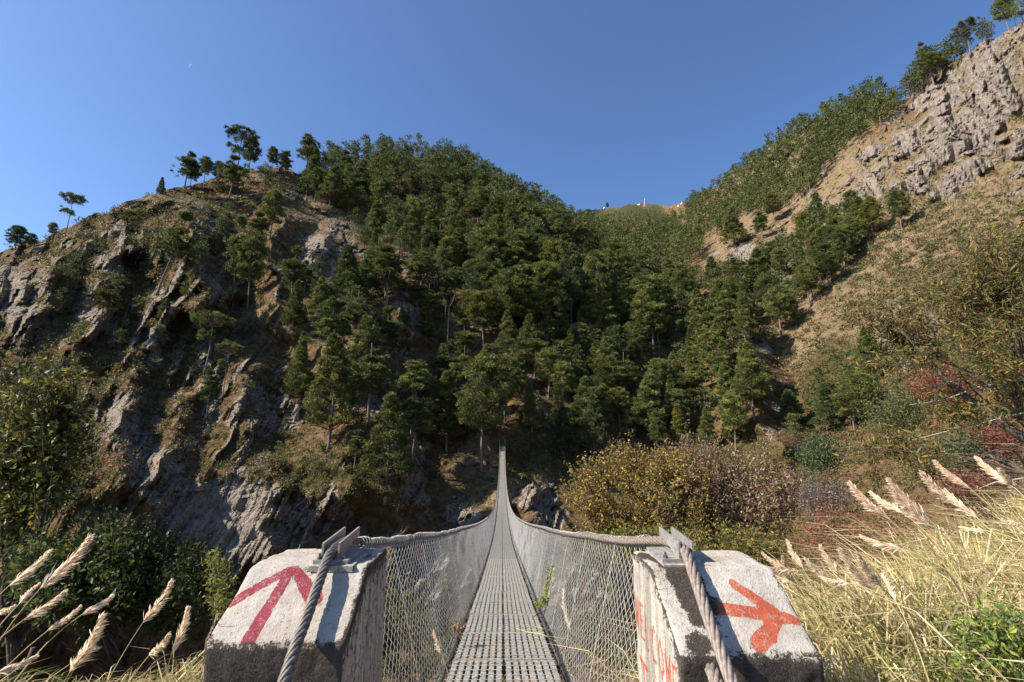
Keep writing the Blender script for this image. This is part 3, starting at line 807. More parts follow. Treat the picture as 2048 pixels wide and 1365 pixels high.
for k in order:
    zi, a, c_, r_, Pp = cand[k]
    sp = FOREST[zi][3] * .93 * (1 + .15 * math.sin(a * .05 + c_ * .03)) * (1 if r_ < 400 else 1.3)
    gx_, gy_ = int(Pp[0] // 12), int(Pp[1] // 12); ok = True
    for ax_ in (gx_ - 1, gx_, gx_ + 1):
        for ay_ in (gy_ - 1, gy_, gy_ + 1):
            for o in grid.get((ax_, ay_), ()):
                if (o[0] - Pp[0]) ** 2 + (o[1] - Pp[1]) ** 2 + .5 * (o[2] - Pp[2]) ** 2 < sp * sp: ok = False; break
            if not ok: break
        if not ok: break
    if ok:
        grid.setdefault((gx_, gy_), []).append((Pp[0], Pp[1], Pp[2]))
        h = FOREST[zi][2] * RNG.uniform(.65, 1.4)
        if RNG.random() < .16: h *= .55
        kd = FOREST[zi][4][int(RNG.integers(0, len(FOREST[zi][4])))]
        if h > FOREST[zi][2] * 1.1 and kd in ('cone',): kd = 'layer'
        dep_ = (Pp[0] * sy_ + Pp[1] * cy_) * cp + (Pp[2] - EYE.z) * sp_
        kept.append((h / dep_, zi, a, c_, r_, Pp, h, kd))
kept.sort(key=lambda t: -t[0])
N_IND = 300 - len(SPECIAL) - 6
LM = [((1005, 880), 'the far bridge end'), ((963, 800), 'the bridgeside tall pine'), ((790, 650), 'the twin pointed pines'), ((611, 300), 'the tallest ridge pine'),
      ((760, 310), 'the ridge summit'), ((1180, 600), 'the bare trunk row'), ((1305, 650), 'the bare trunk trio'), ((1290, 410), 'the distant pylon'),
      ((1470, 500), 'the bare tan spur'), ((1941, 70), 'the pale trunked pine'), ((1570, 890), 'the dry stream bed'), ((1804, 420), 'the lone slope pine'),
      ((660, 780), 'the grey green pine'), ((893, 660), 'the dead pine'), ((1360, 870), 'the autumn shrub'), ((520, 500), 'the dark hollow')]
SHAPE = {'cone': 'pointed', 'wide_cone': 'broad pointed', 'round': 'round topped', 'layer': 'tiered', 'spire': 'slim', 'umbrella': 'flat topped'}
far_V, far_T, far_n = [], [], 0
used = {}
for i, (sz, zi, a, c_, r_, Pp, h, kd) in enumerate(kept):
    if i < N_IND:
        dd = [(math.hypot(a - p[0], c_ - p[1]), p, w) for p, w in LM]
        dist, p, w = min(dd, key=lambda t: t[0])
        dx, dy = a - p[0], c_ - p[1]
        if abs(dx) > 2.2 * abs(dy): rel = ('left of ' if dx < 0 else 'right of ')
        elif abs(dy) > 2.2 * abs(dx): rel = ('above ' if dy < 0 else 'below ')
        else: rel = ('above' if dy < 0 else 'below') + (' and left of ' if dx < 0 else ' and right of ')
        how = '' if dist < 60 else ('further ' if dist < 130 else 'far ')
        size = 'small' if h < 9 else ('tall' if h > 16 else 'mid sized')
        lb = '%s %s pine %s%s%s' % (size, SHAPE[kd], how, rel, w)
        used.setdefault(lb, []).append((zi, a, c_, r_, Pp, h, kd))
OCC = ['first', 'second', 'third', 'fourth', 'fifth', 'sixth', 'seventh', 'eighth', 'ninth', 'tenth']
for lb, L in used.items():
    L.sort(key=lambda t: t[1])
    for q_, (zi, a, c_, r_, Pp, h, kd) in enumerate(L):
        lab = lb if len(L) == 1 else (OCC[q_] + ' from left, ' + lb.replace('mid sized ', '') if q_ < 10 else lb)
        tm, cm = KINDS[kd][int(RNG.integers(0, 99)) % len(KINDS[kd])]
        t = empty('pine_tree', (Pp[0], Pp[1], Pp[2] - .35), RNG.uniform(0, 6.28), label=lab, cat='tree', group='pines of the forest ' + FOREST[zi][5])
        ft = RNG.uniform(.95, 1.3) * (1.15 if h < 10 else 1)
        t.scale = (h * ft, h * ft, h)
        obj('trunk', tm, t); obj('crown', cm, t)
# everything smaller in the picture than those: one mass of real, simpler trees
def far_tree(kd, rg, fine=True):
    m = MB()
    m.tube([(0, 0, -.03), (0, 0, .85)], [.016, .006], 3, cap=False, a=(.12, .09, .07))
    nc, per = (26, 24) if fine else (15, 12)
    t = rg.uniform(.25 if kd != 'round' else .35, 1, nc)
    r = (.25 * (1 - t) ** .7 + .02 if kd in ('cone', 'wide_cone', 'spire') else .21 * np.sqrt(np.clip(np.sin(PI * (t - .3) / .72), .03, 1))) * np.sqrt(rg.random(nc)) * 1.15
    a = rg.uniform(0, 2 * PI, nc)
    C_ = np.stack([r * np.cos(a), r * np.sin(a), t], -1)
    n = nc * per
    d = rg.normal(0, 1, (n, 3)); d /= np.linalg.norm(d, axis=1, keepdims=True)
    P = np.repeat(C_, per, 0) + d * rg.random((n, 1)) ** .5 * np.array([.085, .085, .055])
    cols = np.repeat(np.array([.098, .114, .040]) * rg.uniform(.55, 1.4, (nc, 1)), per, 0) * rg.uniform(.8, 1.2, (n, 1))
    d = d + np.array([0, 0, .4]) + np.repeat(C_ * np.array([1.5, 1.5, 0]), per, 0); d /= np.linalg.norm(d, axis=1, keepdims=True)
    w = np.cross(d, rg.normal(0, 1, (n, 3))); w /= np.linalg.norm(w, axis=1, keepdims=True)
    d *= .055 if fine else .078; w *= .0145 if fine else .026
    V = np.stack([P - w, P + w, P + d], 1).reshape(-1, 3)
    m.add(V, np.arange(len(V)).reshape(-1, 3), np.repeat(cols, 3, 0))
    return m
frg = np.random.default_rng(5)
FT = {(k, fn): [far_tree(k, frg, fn) for _ in range(5)] for k in ('cone', 'wide_cone', 'round', 'layer', 'spire') for fn in (True, False)}
big = MB()
for i, (sz, zi, a, c_, r_, Pp, h, kd) in enumerate(kept[N_IND:]):
    m = FT[kd, i < 480][int(RNG.integers(0, 5))]
    an = RNG.uniform(0, 6.28); ca, sa = math.cos(an), math.sin(an)
    Vv = np.concatenate(m.V); ft = RNG.uniform(.95, 1.35)
    Vv = np.stack([(Vv[:, 0] * ca - Vv[:, 1] * sa) * ft, (Vv[:, 0] * sa + Vv[:, 1] * ca) * ft, Vv[:, 2]], -1) * h + Pp - np.array([0, 0, .3])
    off = 0
    tint = np.concatenate(m.A) * RNG.uniform(.75, 1.25)
    big.V.append(Vv); big.A.append(tint)
    for f in m.F4: big.F4.append(f + big.n)
    for f in m.F3: big.F3.append(f + big.n)
    big.n += len(Vv)
print('forest', len(kept), 'individual', N_IND, 'far tris', (len(kept) - N_IND) * 790)
if big.n:
    obj('distant_pines', big.data('distant_pines', M_FARNEEDLE), kind='stuff', label='dense far off pines covering the upper slopes and side valley', cat='trees')

# scrub and dry tufts on the slopes: uncountable
SCRUB = [(2300,600,250,250,.8),(1850,600,180,90,1.0),(1000,1230,420,140,1.0),(1700,760,190,150,1.2),(1650,720,120,70,1.2),(1800,520,280,130,1.0),(1550,480,140,60,.35),(300,650,260,260,1.1),(450,420,220,60,.9),(200,800,200,200,1.0),(150,500,160,60,.6),(1000,600,500,250,.55),(1650,980,200,120,1.0),(1500,1100,300,100,.8),(1780,900,200,100,.9),(1950,740,160,160,.8),(640,930,190,80,1.0),(250,560,130,100,.75),(1130,900,130,90,.9),(1450,960,220,110,.9),(1250,455,130,30,.35),(130,800,200,180,.8),(300,480,150,60,.7),
 (1850,520,200,80,.4),(850,880,120,120,.7),(1000,930,130,60,.7),(420,560,60,80,.25),(1900,300,180,150,.16),(500,700,120,60,.35),(1550,700,120,100,.55),(400,900,70,90,.5),(330,700,100,120,.6),(760,600,140,160,.4),(1000,700,250,150,.4),(1300,650,200,150,.35),(750,1000,120,60,.6),(100,620,110,100,.45),(450,400,200,40,.5),(700,420,100,60,.5)]
def scatter(n, seed, dens_blobs, x0=-60, x1=2110, y0=20, y1=1360):
    rg = np.random.default_rng(seed)
    X = rg.uniform(x0, x1, n); Y = rg.uniform(y0, y1, n)
    d = blob(X, Y, dens_blobs)
    k = rg.random(n) < d
    X, Y = X[k], Y[k]
    ph, e = ang(X, Y); ok = e < sky_e(ph) - .0015
    X, Y, ph, e = X[ok], Y[ok], ph[ok], e[ok]
    Rr, _, _, rk_, _, _ = full_range(ph, e)
    P = np.stack([Rr * np.sin(ph), Rr * np.cos(ph), Rr * np.tan(e) + EYE.z], -1)
    return P, Rr, rk_, X, Y, rg
P, Rr, rk_, X, Y, rg = scatter(76000, 8, SCRUB, x0=-250, x1=2450)
keep = (Rr < 420) & ((rk_ < .5) | (rg.random(len(Rr)) < .30)) & ~((X > 350) & (X < 545) & (Y > 975) & (rg.random(len(Rr)) < .93))
P, Rr, X, Y = P[keep], Rr[keep], X[keep], Y[keep]
nb_ = len(P); M = 28
sz = rg.uniform(.35, 1.35, nb_) * np.clip(Rr / 120, .8, 2)
d = rg.normal(0, 1, (nb_, M, 3)); d /= np.linalg.norm(d, axis=2, keepdims=True)
d[..., 2] = np.abs(d[..., 2]) * .8
pts = (P[:, None] + d * (rg.random((nb_, M, 1)) ** .4) * sz[:, None, None]).reshape(-1, 3)
pal = np.array([(.085, .095, .028), (.11, .11, .032), (.06, .075, .026), (.14, .12, .042), (.17, .115, .05), (.09, .075, .04)])
red = np.array([(.16, .05, .03), (.20, .09, .035)])
ci = rg.integers(0, len(pal), nb_); cc = pal[ci]
isred = rg.random(nb_) < np.where((X > 1500) & (Y > 600), .10, .03)
cc[isred] = red[rg.integers(0, 2, isred.sum())]
n_ = len(pts); szr = np.repeat(sz, M)[:, None] * .36
dd_ = rnd_dir(n_) + np.array([0, 0, .4]); dd_ /= np.linalg.norm(dd_, axis=1, keepdims=True)
ww_ = np.cross(dd_, rnd_dir(n_)); ww_ /= np.linalg.norm(ww_, axis=1, keepdims=True)
V = np.stack([pts - ww_ * szr * .30, pts + ww_ * szr * .30, pts + dd_ * szr], 1).reshape(-1, 3)
Fq = np.arange(len(V)).reshape(-1, 3)
T = np.repeat(np.repeat(cc, M, 0) * rg.uniform(.7, 1.3, (n_, 1)), 3, 0)
obj('hillside_scrub', mesh_data('hillside_scrub', V, Fq, M_LEAF, False, {'tint': T}), kind='stuff', label='low green and rust coloured scrub scattered over the steep slopes', cat='scrub')
# dry grass tufts
P, Rr, rk_, X, Y, rg = scatter(22000, 9, [(b_[0], b_[1], b_[2] * 1.1, b_[3] * 1.2, b_[4] * .9) for b_ in TAN] + [(480, 640, 260, 160, .5), (300, 700, 300, 300, .35), (1650, 620, 160, 80, .6), (900, 800, 400, 200, .3)])
keep = (Rr < 330) & (rk_ < .75); P, Rr, X, Y = P[keep], Rr[keep], X[keep], Y[keep]
n = len(P); M = 6
pts = np.repeat(P, M, 0) + rg.normal(0, .22, (n * M, 3)) * np.array([1, 1, .2])
hgt = rg.uniform(.35, .95, n * M)[:, None] * np.repeat(np.clip(Rr / 130, .8, 1.8), M)[:, None]
d = rg.normal(0, .35, (n * M, 3)) + np.array([.25, -.1, 1]); d /= np.linalg.norm(d, axis=1, keepdims=True)
w = np.cross(d, rg.normal(0, 1, (n * M, 3))); w /= np.linalg.norm(w, axis=1, keepdims=True)
V = np.stack([pts - w * hgt * .12, pts + w * hgt * .12, pts + d * hgt], 1).reshape(-1, 3)
pal = np.array([(.30, .20, .10), (.22, .14, .07), (.36, .26, .14), (.16, .11, .05), (.20, .17, .07)])
T = np.repeat(pal[rg.integers(0, 5, n)].repeat(M, 0) * rg.uniform(.7, 1.25, (n * M, 1)), 3, 0)
obj('dry_hillside_grass', mesh_data('dry_hillside_grass', V, np.arange(len(V)).reshape(-1, 3), M_GRASS, False, {'tint': T}), kind='stuff', label='dry tan and rusty grass tufts on the open slopes', cat='grass')

# pylon and houses on the distant skyline, faint daytime moon
m_, nt, b = material('galvanised_lattice', .5, .4); b.inputs['Base Color'].default_value = (.55, .56, .58, 1); b.inputs['Metallic'].default_value = .3
P, rr = terrain_point(1290, 414)
d = ray(1290, 398); h = d[2] / math.hypot(d[0], d[1]) * rr + EYE.z - P.z
t = empty('power_pylon', P, .4, label='distant grey lattice power pylon on the skyline in the notch', cat='pylon')
m = MB(); w = h * .14
for sx_ in (-1, 1):
    for sy2 in (-1, 1):
        m.tube([(sx_ * w, sy2 * w, -4), (sx_ * w * .25, sy2 * w * .25, h * .65), (sx_ * w * .12, sy2 * w * .12, h)], .022 * h, 4)
for k in range(6):
    z0, z1 = h * k / 9, h * (k + 1) / 9; a0, a1 = w * (1 - .75 * k / 6), w * (1 - .75 * (k + 1) / 6)
    for s_ in (-1, 1): m.tube([(-s_ * a0, -a0, z0), (s_ * a1, -a1, z1)], .011 * h, 3); m.tube([(-s_ * a0, a0, z0), (s_ * a1, a1, z1)], .011 * h, 3)
obj('lattice', m.data('lattice', m_), t)
for zf, wf in ((.66, .22), (.8, .17), (.93, .13)):
    m = MB(); m.tube([(-h * wf, 0, h * zf), (h * wf, 0, h * zf)], .016 * h, 4); obj('cross_arm', m.data('cross_arm', m_), t)
m_wall, nt, b = material('whitewash', .9); b.inputs['Base Color'].default_value = (.75, .74, .72, 1)
m_tin, nt, b = material('blue_grey_tin', .5, .4); b.inputs['Base Color'].default_value = (.30, .36, .42, 1)
m_dk, nt, b = material('dark_opening', .4); b.inputs['Base Color'].default_value = (.03, .03, .035, 1)
for (hx, hy, sc_, lb) in ((1209,417,7,'tiny white house beside the lone tree on the distant skyline'), (1278,411,8,'low white house just left of the distant pylon'),
                          (1357,414,8,'lower white house at the foot of the right flank on the skyline'), (1364,408,9,'upper white house at the foot of the right flank on the skyline')):
    P, rr = terrain_point(hx, hy); s_ = sc_ * rr / 2600
    t = empty('house', P, .3 + hx * .1, label=lb, cat='house')
    m = MB(); m.box((0, 0, s_ * .3), (s_ * 1.8, s_, s_ * .9)); obj('wall', m.data('wall', m_wall), t)
    m = MB(); m.prism([(-s_ * .62, s_ * .76), (s_ * .62, s_ * .76), (0, s_ * 1.15)], 0, -s_ * 1.02, s_ * 1.02); obj('roof', m.data('roof', m_tin), t)
    for k in (-1, 1):
        m = MB(); m.box((k * s_ * .5, -s_ * .502, s_ * .4), (s_ * .22, .02 * s_, s_ * .3)); obj('window', m.data('window', m_dk), t)
    m = MB(); m.box((0, -s_ * .502, s_ * .3), (s_ * .24, .02 * s_, s_ * .6)); obj('door', m.data('door', m_dk), t)
dm = ray(385, 135); dm = dm / np.linalg.norm(dm) * 9000
rm = 40.0
dirn = dm / np.linalg.norm(dm); ts = np.array(to_sun); uu = ts - dirn * (ts @ dirn); uu /= np.linalg.norm(uu); vv_ = np.cross(dirn, uu)
th_, fi_ = np.meshgrid(np.linspace(0, R(48), 7), np.linspace(-PI / 2 * .98, PI / 2 * .98, 17), indexing='ij')
N_ = np.cos(fi_)[..., None] * (np.cos(th_)[..., None] * uu - np.sin(th_)[..., None] * dirn) + np.sin(fi_)[..., None] * vv_
ii = (np.arange(6)[:, None] * 17 + np.arange(16)[None]).ravel()
m_moon, nt, b = material('moonlit_limb', 1.0, 0); g = NB(nt); b.inputs['Base Color'].default_value = (.8, .8, .8, 1)
tr_ = g.n('ShaderNodeBsdfTransparent'); mx = g.n('ShaderNodeMixShader'); mx.inputs[0].default_value = .22
g.l(tr_.outputs[0], mx.inputs[1]); g.l(b.outputs[0], mx.inputs[2]); g.l(mx.outputs[0], nt.nodes['Material Output'].inputs[0])
obj('moon', mesh_data('moon', (N_ * rm).reshape(-1, 3), np.stack([ii, ii + 1, ii + 18, ii + 17], -1), m_moon, True), loc=(dm[0], dm[1], dm[2] + 1.6), label='faint thin daytime moon in the blue sky at upper left', cat='moon')

# ------------------------------------------------------------------ metals and concrete
def steel_material(name, c, dark, rough=.5, metal=.55, sc=20):
    m, nt, b = material(name, rough, .4); g = NB(nt)
    n = g.noise(g.coords('Object'), sc, 6, .7)
    n2 = g.noise(g.coords('Object'), sc * .13, 4, .6)
    c0 = g.mix(g.smooth(n, .35, .7), dark, c)
    g.l(g.mix(g.math('MULTIPLY', g.smooth(n2, .5, .7), .5), c0, tuple(x * k for x, k in zip(dark, (1.5, 1.15, .9)))), b.inputs['Base Color'])
    b.inputs['Metallic'].default_value = metal
    g.l(g.bump(n, .3, .004), b.inputs['Normal'])
    return m
M_WIRE = steel_material('galvanised_wire', (.52, .52, .50), (.32, .32, .31), .5, .3)
M_DECK = steel_material('weathered_galvanised_steel', (.42, .41, .37), (.25, .24, .21), .7, .1, 30)
M_ROPE = steel_material('greased_wire_rope', (.20, .18, .16), (.09, .08, .07), .55, .3, 60)
M_ROPE2 = steel_material('rusty_wire_rope', (.30, .26, .225), (.16, .125, .105), .65, .2, 60)
M_SADDLE = steel_material('saddle_steel', (.42, .42, .40), (.24, .22, .20), .5, .3, 40)
M_BIND = steel_material('binding_wire', (.42, .41, .39), (.20, .19, .18), .5, .25)
M_DARKSTEEL = steel_material('dark_cross_beam', (.13, .12, .11), (.06, .05, .045), .6, .3, 30)

# ------------------------------------------------------------------ suspension footbridge
DK = np.array([(-.6,.97),(0,1.05),(1.5,1.24),(3.34,1.50),(6.11,1.99),(9.47,2.56),(17.84,3.80),(23.7,4.52),(28.2,4.98),(34.4,5.50),(43.6,6.02),(54,6.25),(65,6.15),(78,5.45),(92,3.75),(103,1.85)])
_pc = np.polyfit(DK[1:, 0], DK[1:, 1], 5)
def deck_z(y): return EYE.z - np.polyval(_pc, np.asarray(y, float))
CX = .018
HALF = .4
def rail_half(y): return np.interp(y, [2.3, 4.7, 8.7, 20, 33, 50, 75, 103], [.70, .66, .64, .59, .54, .50, .49, .53])
def rail_z(y):
    y = np.asarray(y, float)
    return deck_z(y) + np.interp(y, [2.3, 4, 8, 20, 60, 103], [.75, .86, .93, .95, .95, .98])
# pinned to the saddle at the near end
_z23 = float(rail_z(2.35))
def rail_z2(y): return rail_z(y) + (1.136 - _z23) * np.exp(-(np.asarray(y, float) - 2.35) / 1.5)
BR = empty('suspension_footbridge', (0, 0, 0), label='long grey steel suspension footbridge sagging across the gorge', cat='bridge')

# deck: two panels side by side, one metre long, each seven lengthwise strips on thin rods
strip_n = 7; PW = HALF - .012
sw = PW / strip_n
yy = .35; row = 0
def wrap(P):
    """flat deck coordinates -> on the sagging deck"""
    P = np.asarray(P, float); P = P.copy(); P[..., 2] += deck_z(P[..., 1]); return P
class BB(MB):
    pass
def wbox(m, x0, x1, y0, y1, z0, z1, a=None):
    V = np.array([[x, y, z] for x in (x0, x1) for y in (y0, y1) for z in (z0, z1)], float)
    F_ = np.array([[0, 1, 3, 2], [4, 6, 7, 5], [0, 4, 5, 1], [2, 3, 7, 6], [0, 2, 6, 4], [1, 5, 7, 3]])
    m.add(wrap(V), F_, a)
NSTRIP = 0
while yy < 103.2:
    L = 1.0 if row else .8
    for side in (-1, 1):
        x0 = CX + (-PW - .006 if side < 0 else .006)
        jz = float(RNG.uniform(-.004, .006)); jx = float(RNG.uniform(-.004, .004))
        rods = MB()
        nrod = 9
        for k in range(nrod):
            ry = yy + .03 + (L - .06) * k / (nrod - 1)
            edge = k in (0, nrod - 1)
            if yy < 14:
                rods.tube(wrap([(x0 + jx, ry, .004 + jz), (x0 + PW + jx, ry, .004 + jz)]), .0035 if not edge else .006, 5)
            elif yy < 40 or edge:
                wbox(rods, x0 + jx, x0 + PW + jx, ry - .005, ry + .005, -.004 + jz, .007 + jz)
        if yy > 6.6:
            for s in range(strip_n):
                sx0 = x0 + jx + s * sw + sw * .16
                y0_, y1_ = yy + .012, yy + L - .012
                wbox(rods, sx0, sx0 + sw * .68, y0_, y1_, -.022 + jz, .002 + jz)
        p = obj('deck_panel', rods.data('deck_panel', M_DECK), BR)
        if yy <= 6.6:
            for s in range(strip_n):
                m = MB(); sx0 = x0 + jx + s * sw + sw * .16
                n_ = 5
                z1 = .002 + jz + float(RNG.uniform(-.002, .002))
                wbox(m, sx0, sx0 + sw * .68, yy + .012, yy + L - .012, -.022 + jz, z1)
                for k in range(5):      # raised tread ribs
                    ry = yy + .09 + (L - .18) * k / 4
                    wbox(m, sx0 + .004, sx0 + sw * .68 - .004, ry - .014, ry + .014, z1 - .001, z1 + .0035)
                obj('slat', m.data('slat', M_DECK), p); NSTRIP += 1
    # cross beam under the joint and the hanger pair up to the hand cables
    if yy < 60 or row % 2 == 0:
        m = MB(); wbox(m, CX - .47, CX + .47, yy - .03, yy + .03, -.085, -.026)
        obj('cross_beam', m.data('cross_beam', M_DARKSTEEL), BR)
    if yy > 2.5:
        for side in (-1, 1):
            a = np.array([CX + side * (HALF + .055), yy, float(deck_z(yy)) - .03]); b_ = np.array([CX + side * float(rail_half(yy)), yy, float(rail_z2(yy))])
            m = MB(); m.tube([a, (a + b_) / 2, b_], .0024 if yy < 30 else .004, 4)
            obj('hanger_rod', m.data('hanger_rod', M_WIRE), BR)
    yy += L; row += 1
ys = np.concatenate([np.linspace(.2, 12, 60), np.linspace(12.5, 103, 100)])
for side in (-1, 1):
    m = MB(); m.tube(np.stack([CX + side * (HALF + .05) + ys * 0, ys, deck_z(ys) - .05], -1), .02, 6)
    obj('deck_cable', m.data('deck_cable', M_ROPE, True), BR)
    # edge strip of flat bar
def rope(path, R_, n_str, pitch, name, mat, parent, step=.01, sides=8, dense=True):
    """stranded wire rope along a polyline: each strand a helix"""
    P = np.asarray(path, float)
    seg = np.r_[0, np.cumsum(np.linalg.norm(np.diff(P, axis=0), axis=1))]
    u = np.arange(0, seg[-1], step)
    # smooth the path
    Q = np.stack([np.interp(u, seg, P[:, k]) for k in range(3)], -1)
    kx = max(3, int(.03 / step)); ker = np.ones(kx) / kx
    Qp = np.stack([np.convolve(np.pad(Q[:, k], kx, mode='reflect', reflect_type='odd'), ker, 'same')[kx:-kx] for k in range(3)], -1)
    T = np.gradient(Qp, axis=0); T /= np.linalg.norm(T, axis=1, keepdims=True)
    ref = np.array([1.0, 0, 0]); U = np.cross(T, ref); U /= np.linalg.norm(U, axis=1, keepdims=True); W = np.cross(T, U)
    rs = R_ * .40; rh = R_ - rs
    for k in range(n_str):
        th = 2 * PI * (u / pitch + k / n_str)
        H = Qp + rh * (U * np.cos(th)[:, None] + W * np.sin(th)[:, None])
        m = MB(); m.tube(H, rs, sides)
        obj('strand', m.data('strand', mat, True), parent)
def cable_holder(name):
    o = bpy.data.objects.new(name, None); COL.objects.link(o); o.parent = BR; return o
# hand cables; near lengths are stranded rope, the rest plain
for side, mat in ((-1, M_ROPE), (1, M_ROPE2)):
    yr = np.concatenate([np.linspace(4.6, 12, 40), np.linspace(12.5, 103, 110)])
    m = MB(); m.tube(np.stack([CX + side * rail_half(yr), yr, rail_z2(yr)], -1), np.interp(yr, [4, 20, 60, 103], [.020, .022, .03, .036]), 8)
    hc = obj('hand_cable', m.data('hand_cable', mat, True), BR)
    sadx = -.690 if side < 0 else .715
    yn = np.linspace(2.42, 4.65, 14)
    near = [(CX * (1 - math.exp(-(y - 2.3))) + side * float(rail_half(y)), y, float(rail_z2(y))) for y in yn]
    if side < 0:
        path = [(-.66, 1.30, .53), (-.665, 1.664, .862), (-.668, 1.744, .932), (-.672, 1.86, 1.012), (-.678, 1.97, 1.092), (-.685, 2.06, 1.138), (-.690, 2.13, 1.150), (-.690, 2.24, 1.152), (-.693, 2.34, 1.146)] + near
    else:
        path = [(.66, 1.30, .70), (.672, 1.555, .893), (.682, 1.73, 1.015), (.69, 1.83, 1.092), (.70, 1.92, 1.146), (.712, 1.99, 1.170), (.715, 2.10, 1.172), (.713, 2.22, 1.158)] + near
    rope(path, .0205, 6, .17 if side < 0 else .30, 'hand_cable', mat, hc)
    # binding wire coiled round the near length
    yc = np.linspace(2.46, 7.5, 2600); th = np.cumsum(np.where(yc < 3.2,   .26, .20) * (1 + .5 * vnoise(np.stack([yc * 2, yc * 0, yc * 0 + side], -1), 5)))
    rr_ = .027 + .006 * vnoise(np.stack([yc * 9, yc * 0, yc * 0 + side], -1), 6)
    m = MB(); m.tube(np.stack([CX + side * rail_half(yc) + rr_ * np.cos(th), yc, rail_z2(yc) - .004 + rr_ * np.sin(th)], -1), .0022, 4)
    obj('binding_wire', m.data('binding_wire', M_BIND), BR)
    yc = np.linspace(7.5, 20, 1600); th = np.arange(len(yc)) * .55
    m = MB(); m.tube(np.stack([CX + side * rail_half(yc) + .030 * np.cos(th), yc, rail_z2(yc) + .030 * np.sin(th)], -1), .0035, 3, cap=False)
    obj('binding_wire', m.data('binding_wire', M_BIND), BR)
# second rope end lying beside the right anchor cable
m = MB(); m.tube([(.612, 1.42, .790), (.630, 1.54, .860), (.645, 1.62, .890)], .010, 6); hc2 = obj('cable_tail', m.data('cable_tail', M_ROPE2, True), BR)
rope([(.585, 1.26, .70), (.612, 1.42, .790), (.630, 1.54, .860), (.645, 1.62, .890), (.652, 1.66, .895)], .021, 6, .26, 'cable_tail', M_ROPE2, hc2)

# chain link netting from hand cable to deck edge: every wire is a zigzag
def netting(side, y0, y1, pitch, nz, r, name):
    ny = int((y1 - y0) / pitch)
    m = MB()
    segs = nz
    k = np.arange(segs + 1)
    jt = 1.0
    allV = []; allF = []; n0 = 0
    for i in range(ny):
        yb = y0 + i * pitch
        ph_ = .9 * vnoise(np.array([[yb * 1.1, side * 3.0, 0]]), 41)[0] + .35 * vnoise(np.array([[yb * 5.0, side * 3.0, 0]]), 42)[0]
        t = np.clip((k + ph_ * np.sin(PI * k / segs)) / segs, 0, 1)
        y = yb + np.where((k + i) % 2 == 0, 0, 1.08) * pitch + .12 * pitch * vnoise(np.stack([k * .7, k * 0 + i * 3.1, k * 0], -1), 9)
        zt = rail_z2(y) - .02; zb = deck_z(y) - .05
        xt = CX + side * rail_half(y); xb = CX + side * (HALF + .05)
        bulge = .05 * np.sin(PI * t) * side
        x = xt + (xb - xt) * t + bulge * .6 + np.where((k + i) % 2 == 0, -1, 1) * r * 1.1 + .012 * vnoise(np.stack([y * 1.2, t * 4, y * 0 + side], -1), 19)
        z = zt + (zb - zt) * t
        P = np.stack([x, y, z], -1)
        T = np.gradient(P, axis=0); T /= np.linalg.norm(T, axis=1, keepdims=True)
        U = np.cross(T, [1.0, 0, 0]); U /= np.linalg.norm(U, axis=1, keepdims=True); W = np.cross(T, U)
        V = np.concatenate([P + U * r, P + r * (-.5 * U + .87 * W), P + r * (-.5 * U - .87 * W)])
        n = segs + 1; a = np.arange(segs)
        F_ = np.concatenate([np.stack([a + s * n, a + 1 + s * n, a + 1 + ((s + 1) % 3) * n, a + ((s + 1) % 3) * n], -1) for s in range(3)])
        allV.append(V); allF.append(F_ + n0); n0 += len(V)
    m.add(np.concatenate(allV), np.concatenate(allF))
    return m.data(name, M_WIRE, True)
for side in (-1, 1):
    for (a, b_, p_, nz, r_) in ((2.38, 16, .048, 30, .0019), (16, 42, .10, 18, .0036), (42, 103, .2, 9, .0065)):
        obj('wire_netting', netting(side, a, b_, p_, nz, r_, 'wire_netting'), BR, kind='stuff')
    # the selvedge: a bunched strip of netting along the deck
    ys2 = np.concatenate([np.linspace(2.4, 14, 500), np.linspace(14.1, 103, 500)])
    for q_ in range(3):
        wob_ = .010 * vnoise(np.stack([ys2 * 14, ys2 * 0 + q_ * 7, ys2 * 0], -1), 23)
        m = MB(); m.tube(np.stack([CX + side * (HALF + .03 + .022 * q_ + wob_), ys2, deck_z(ys2) - .035 + .02 * q_ + wob_], -1), .003 + ys2 * .00006, 3, cap=False)
        obj('edge_wire', m.data('edge_wire', M_WIRE), BR)
# far saddle posts, portal bar and landing ramp
yE = 103.2; zE = float(deck_z(103))
for side in (-1, 1):
    m = MB(); zt = float(rail_z2(103)) + .35
    m.tube([(CX + side * .50, yE, zE - 2.0), (CX + side * .58, yE + .2, zt)], .07, 6)
    obj('far_post', m.data('far_post', M_WIRE), BR)
m = MB(); m.tube([(CX - .56, yE + .1, zE + .95), (CX + .56, yE + .1, zE + .95)], .04, 5); obj('far_cross_bar', m.data('far_cross_bar', M_DARKSTEEL), BR)
m = MB()
V = np.array([(CX - .4, yE + .1, zE - .25), (CX + .4, yE + .1, zE - .25), (CX + .36, yE + 3.2, zE + .95), (CX - .36, yE + 3.2, zE + .95)])
m.add(np.concatenate([V, V - np.array([0, 0, .15])]), [[0, 1, 2, 3], [7, 6, 5, 4], [0, 4, 5, 1], [1, 5, 6, 2], [2, 6, 7, 3], [3, 7, 4, 0]])
obj('landing_ramp', m.data('landing_ramp', M_DECK), BR)

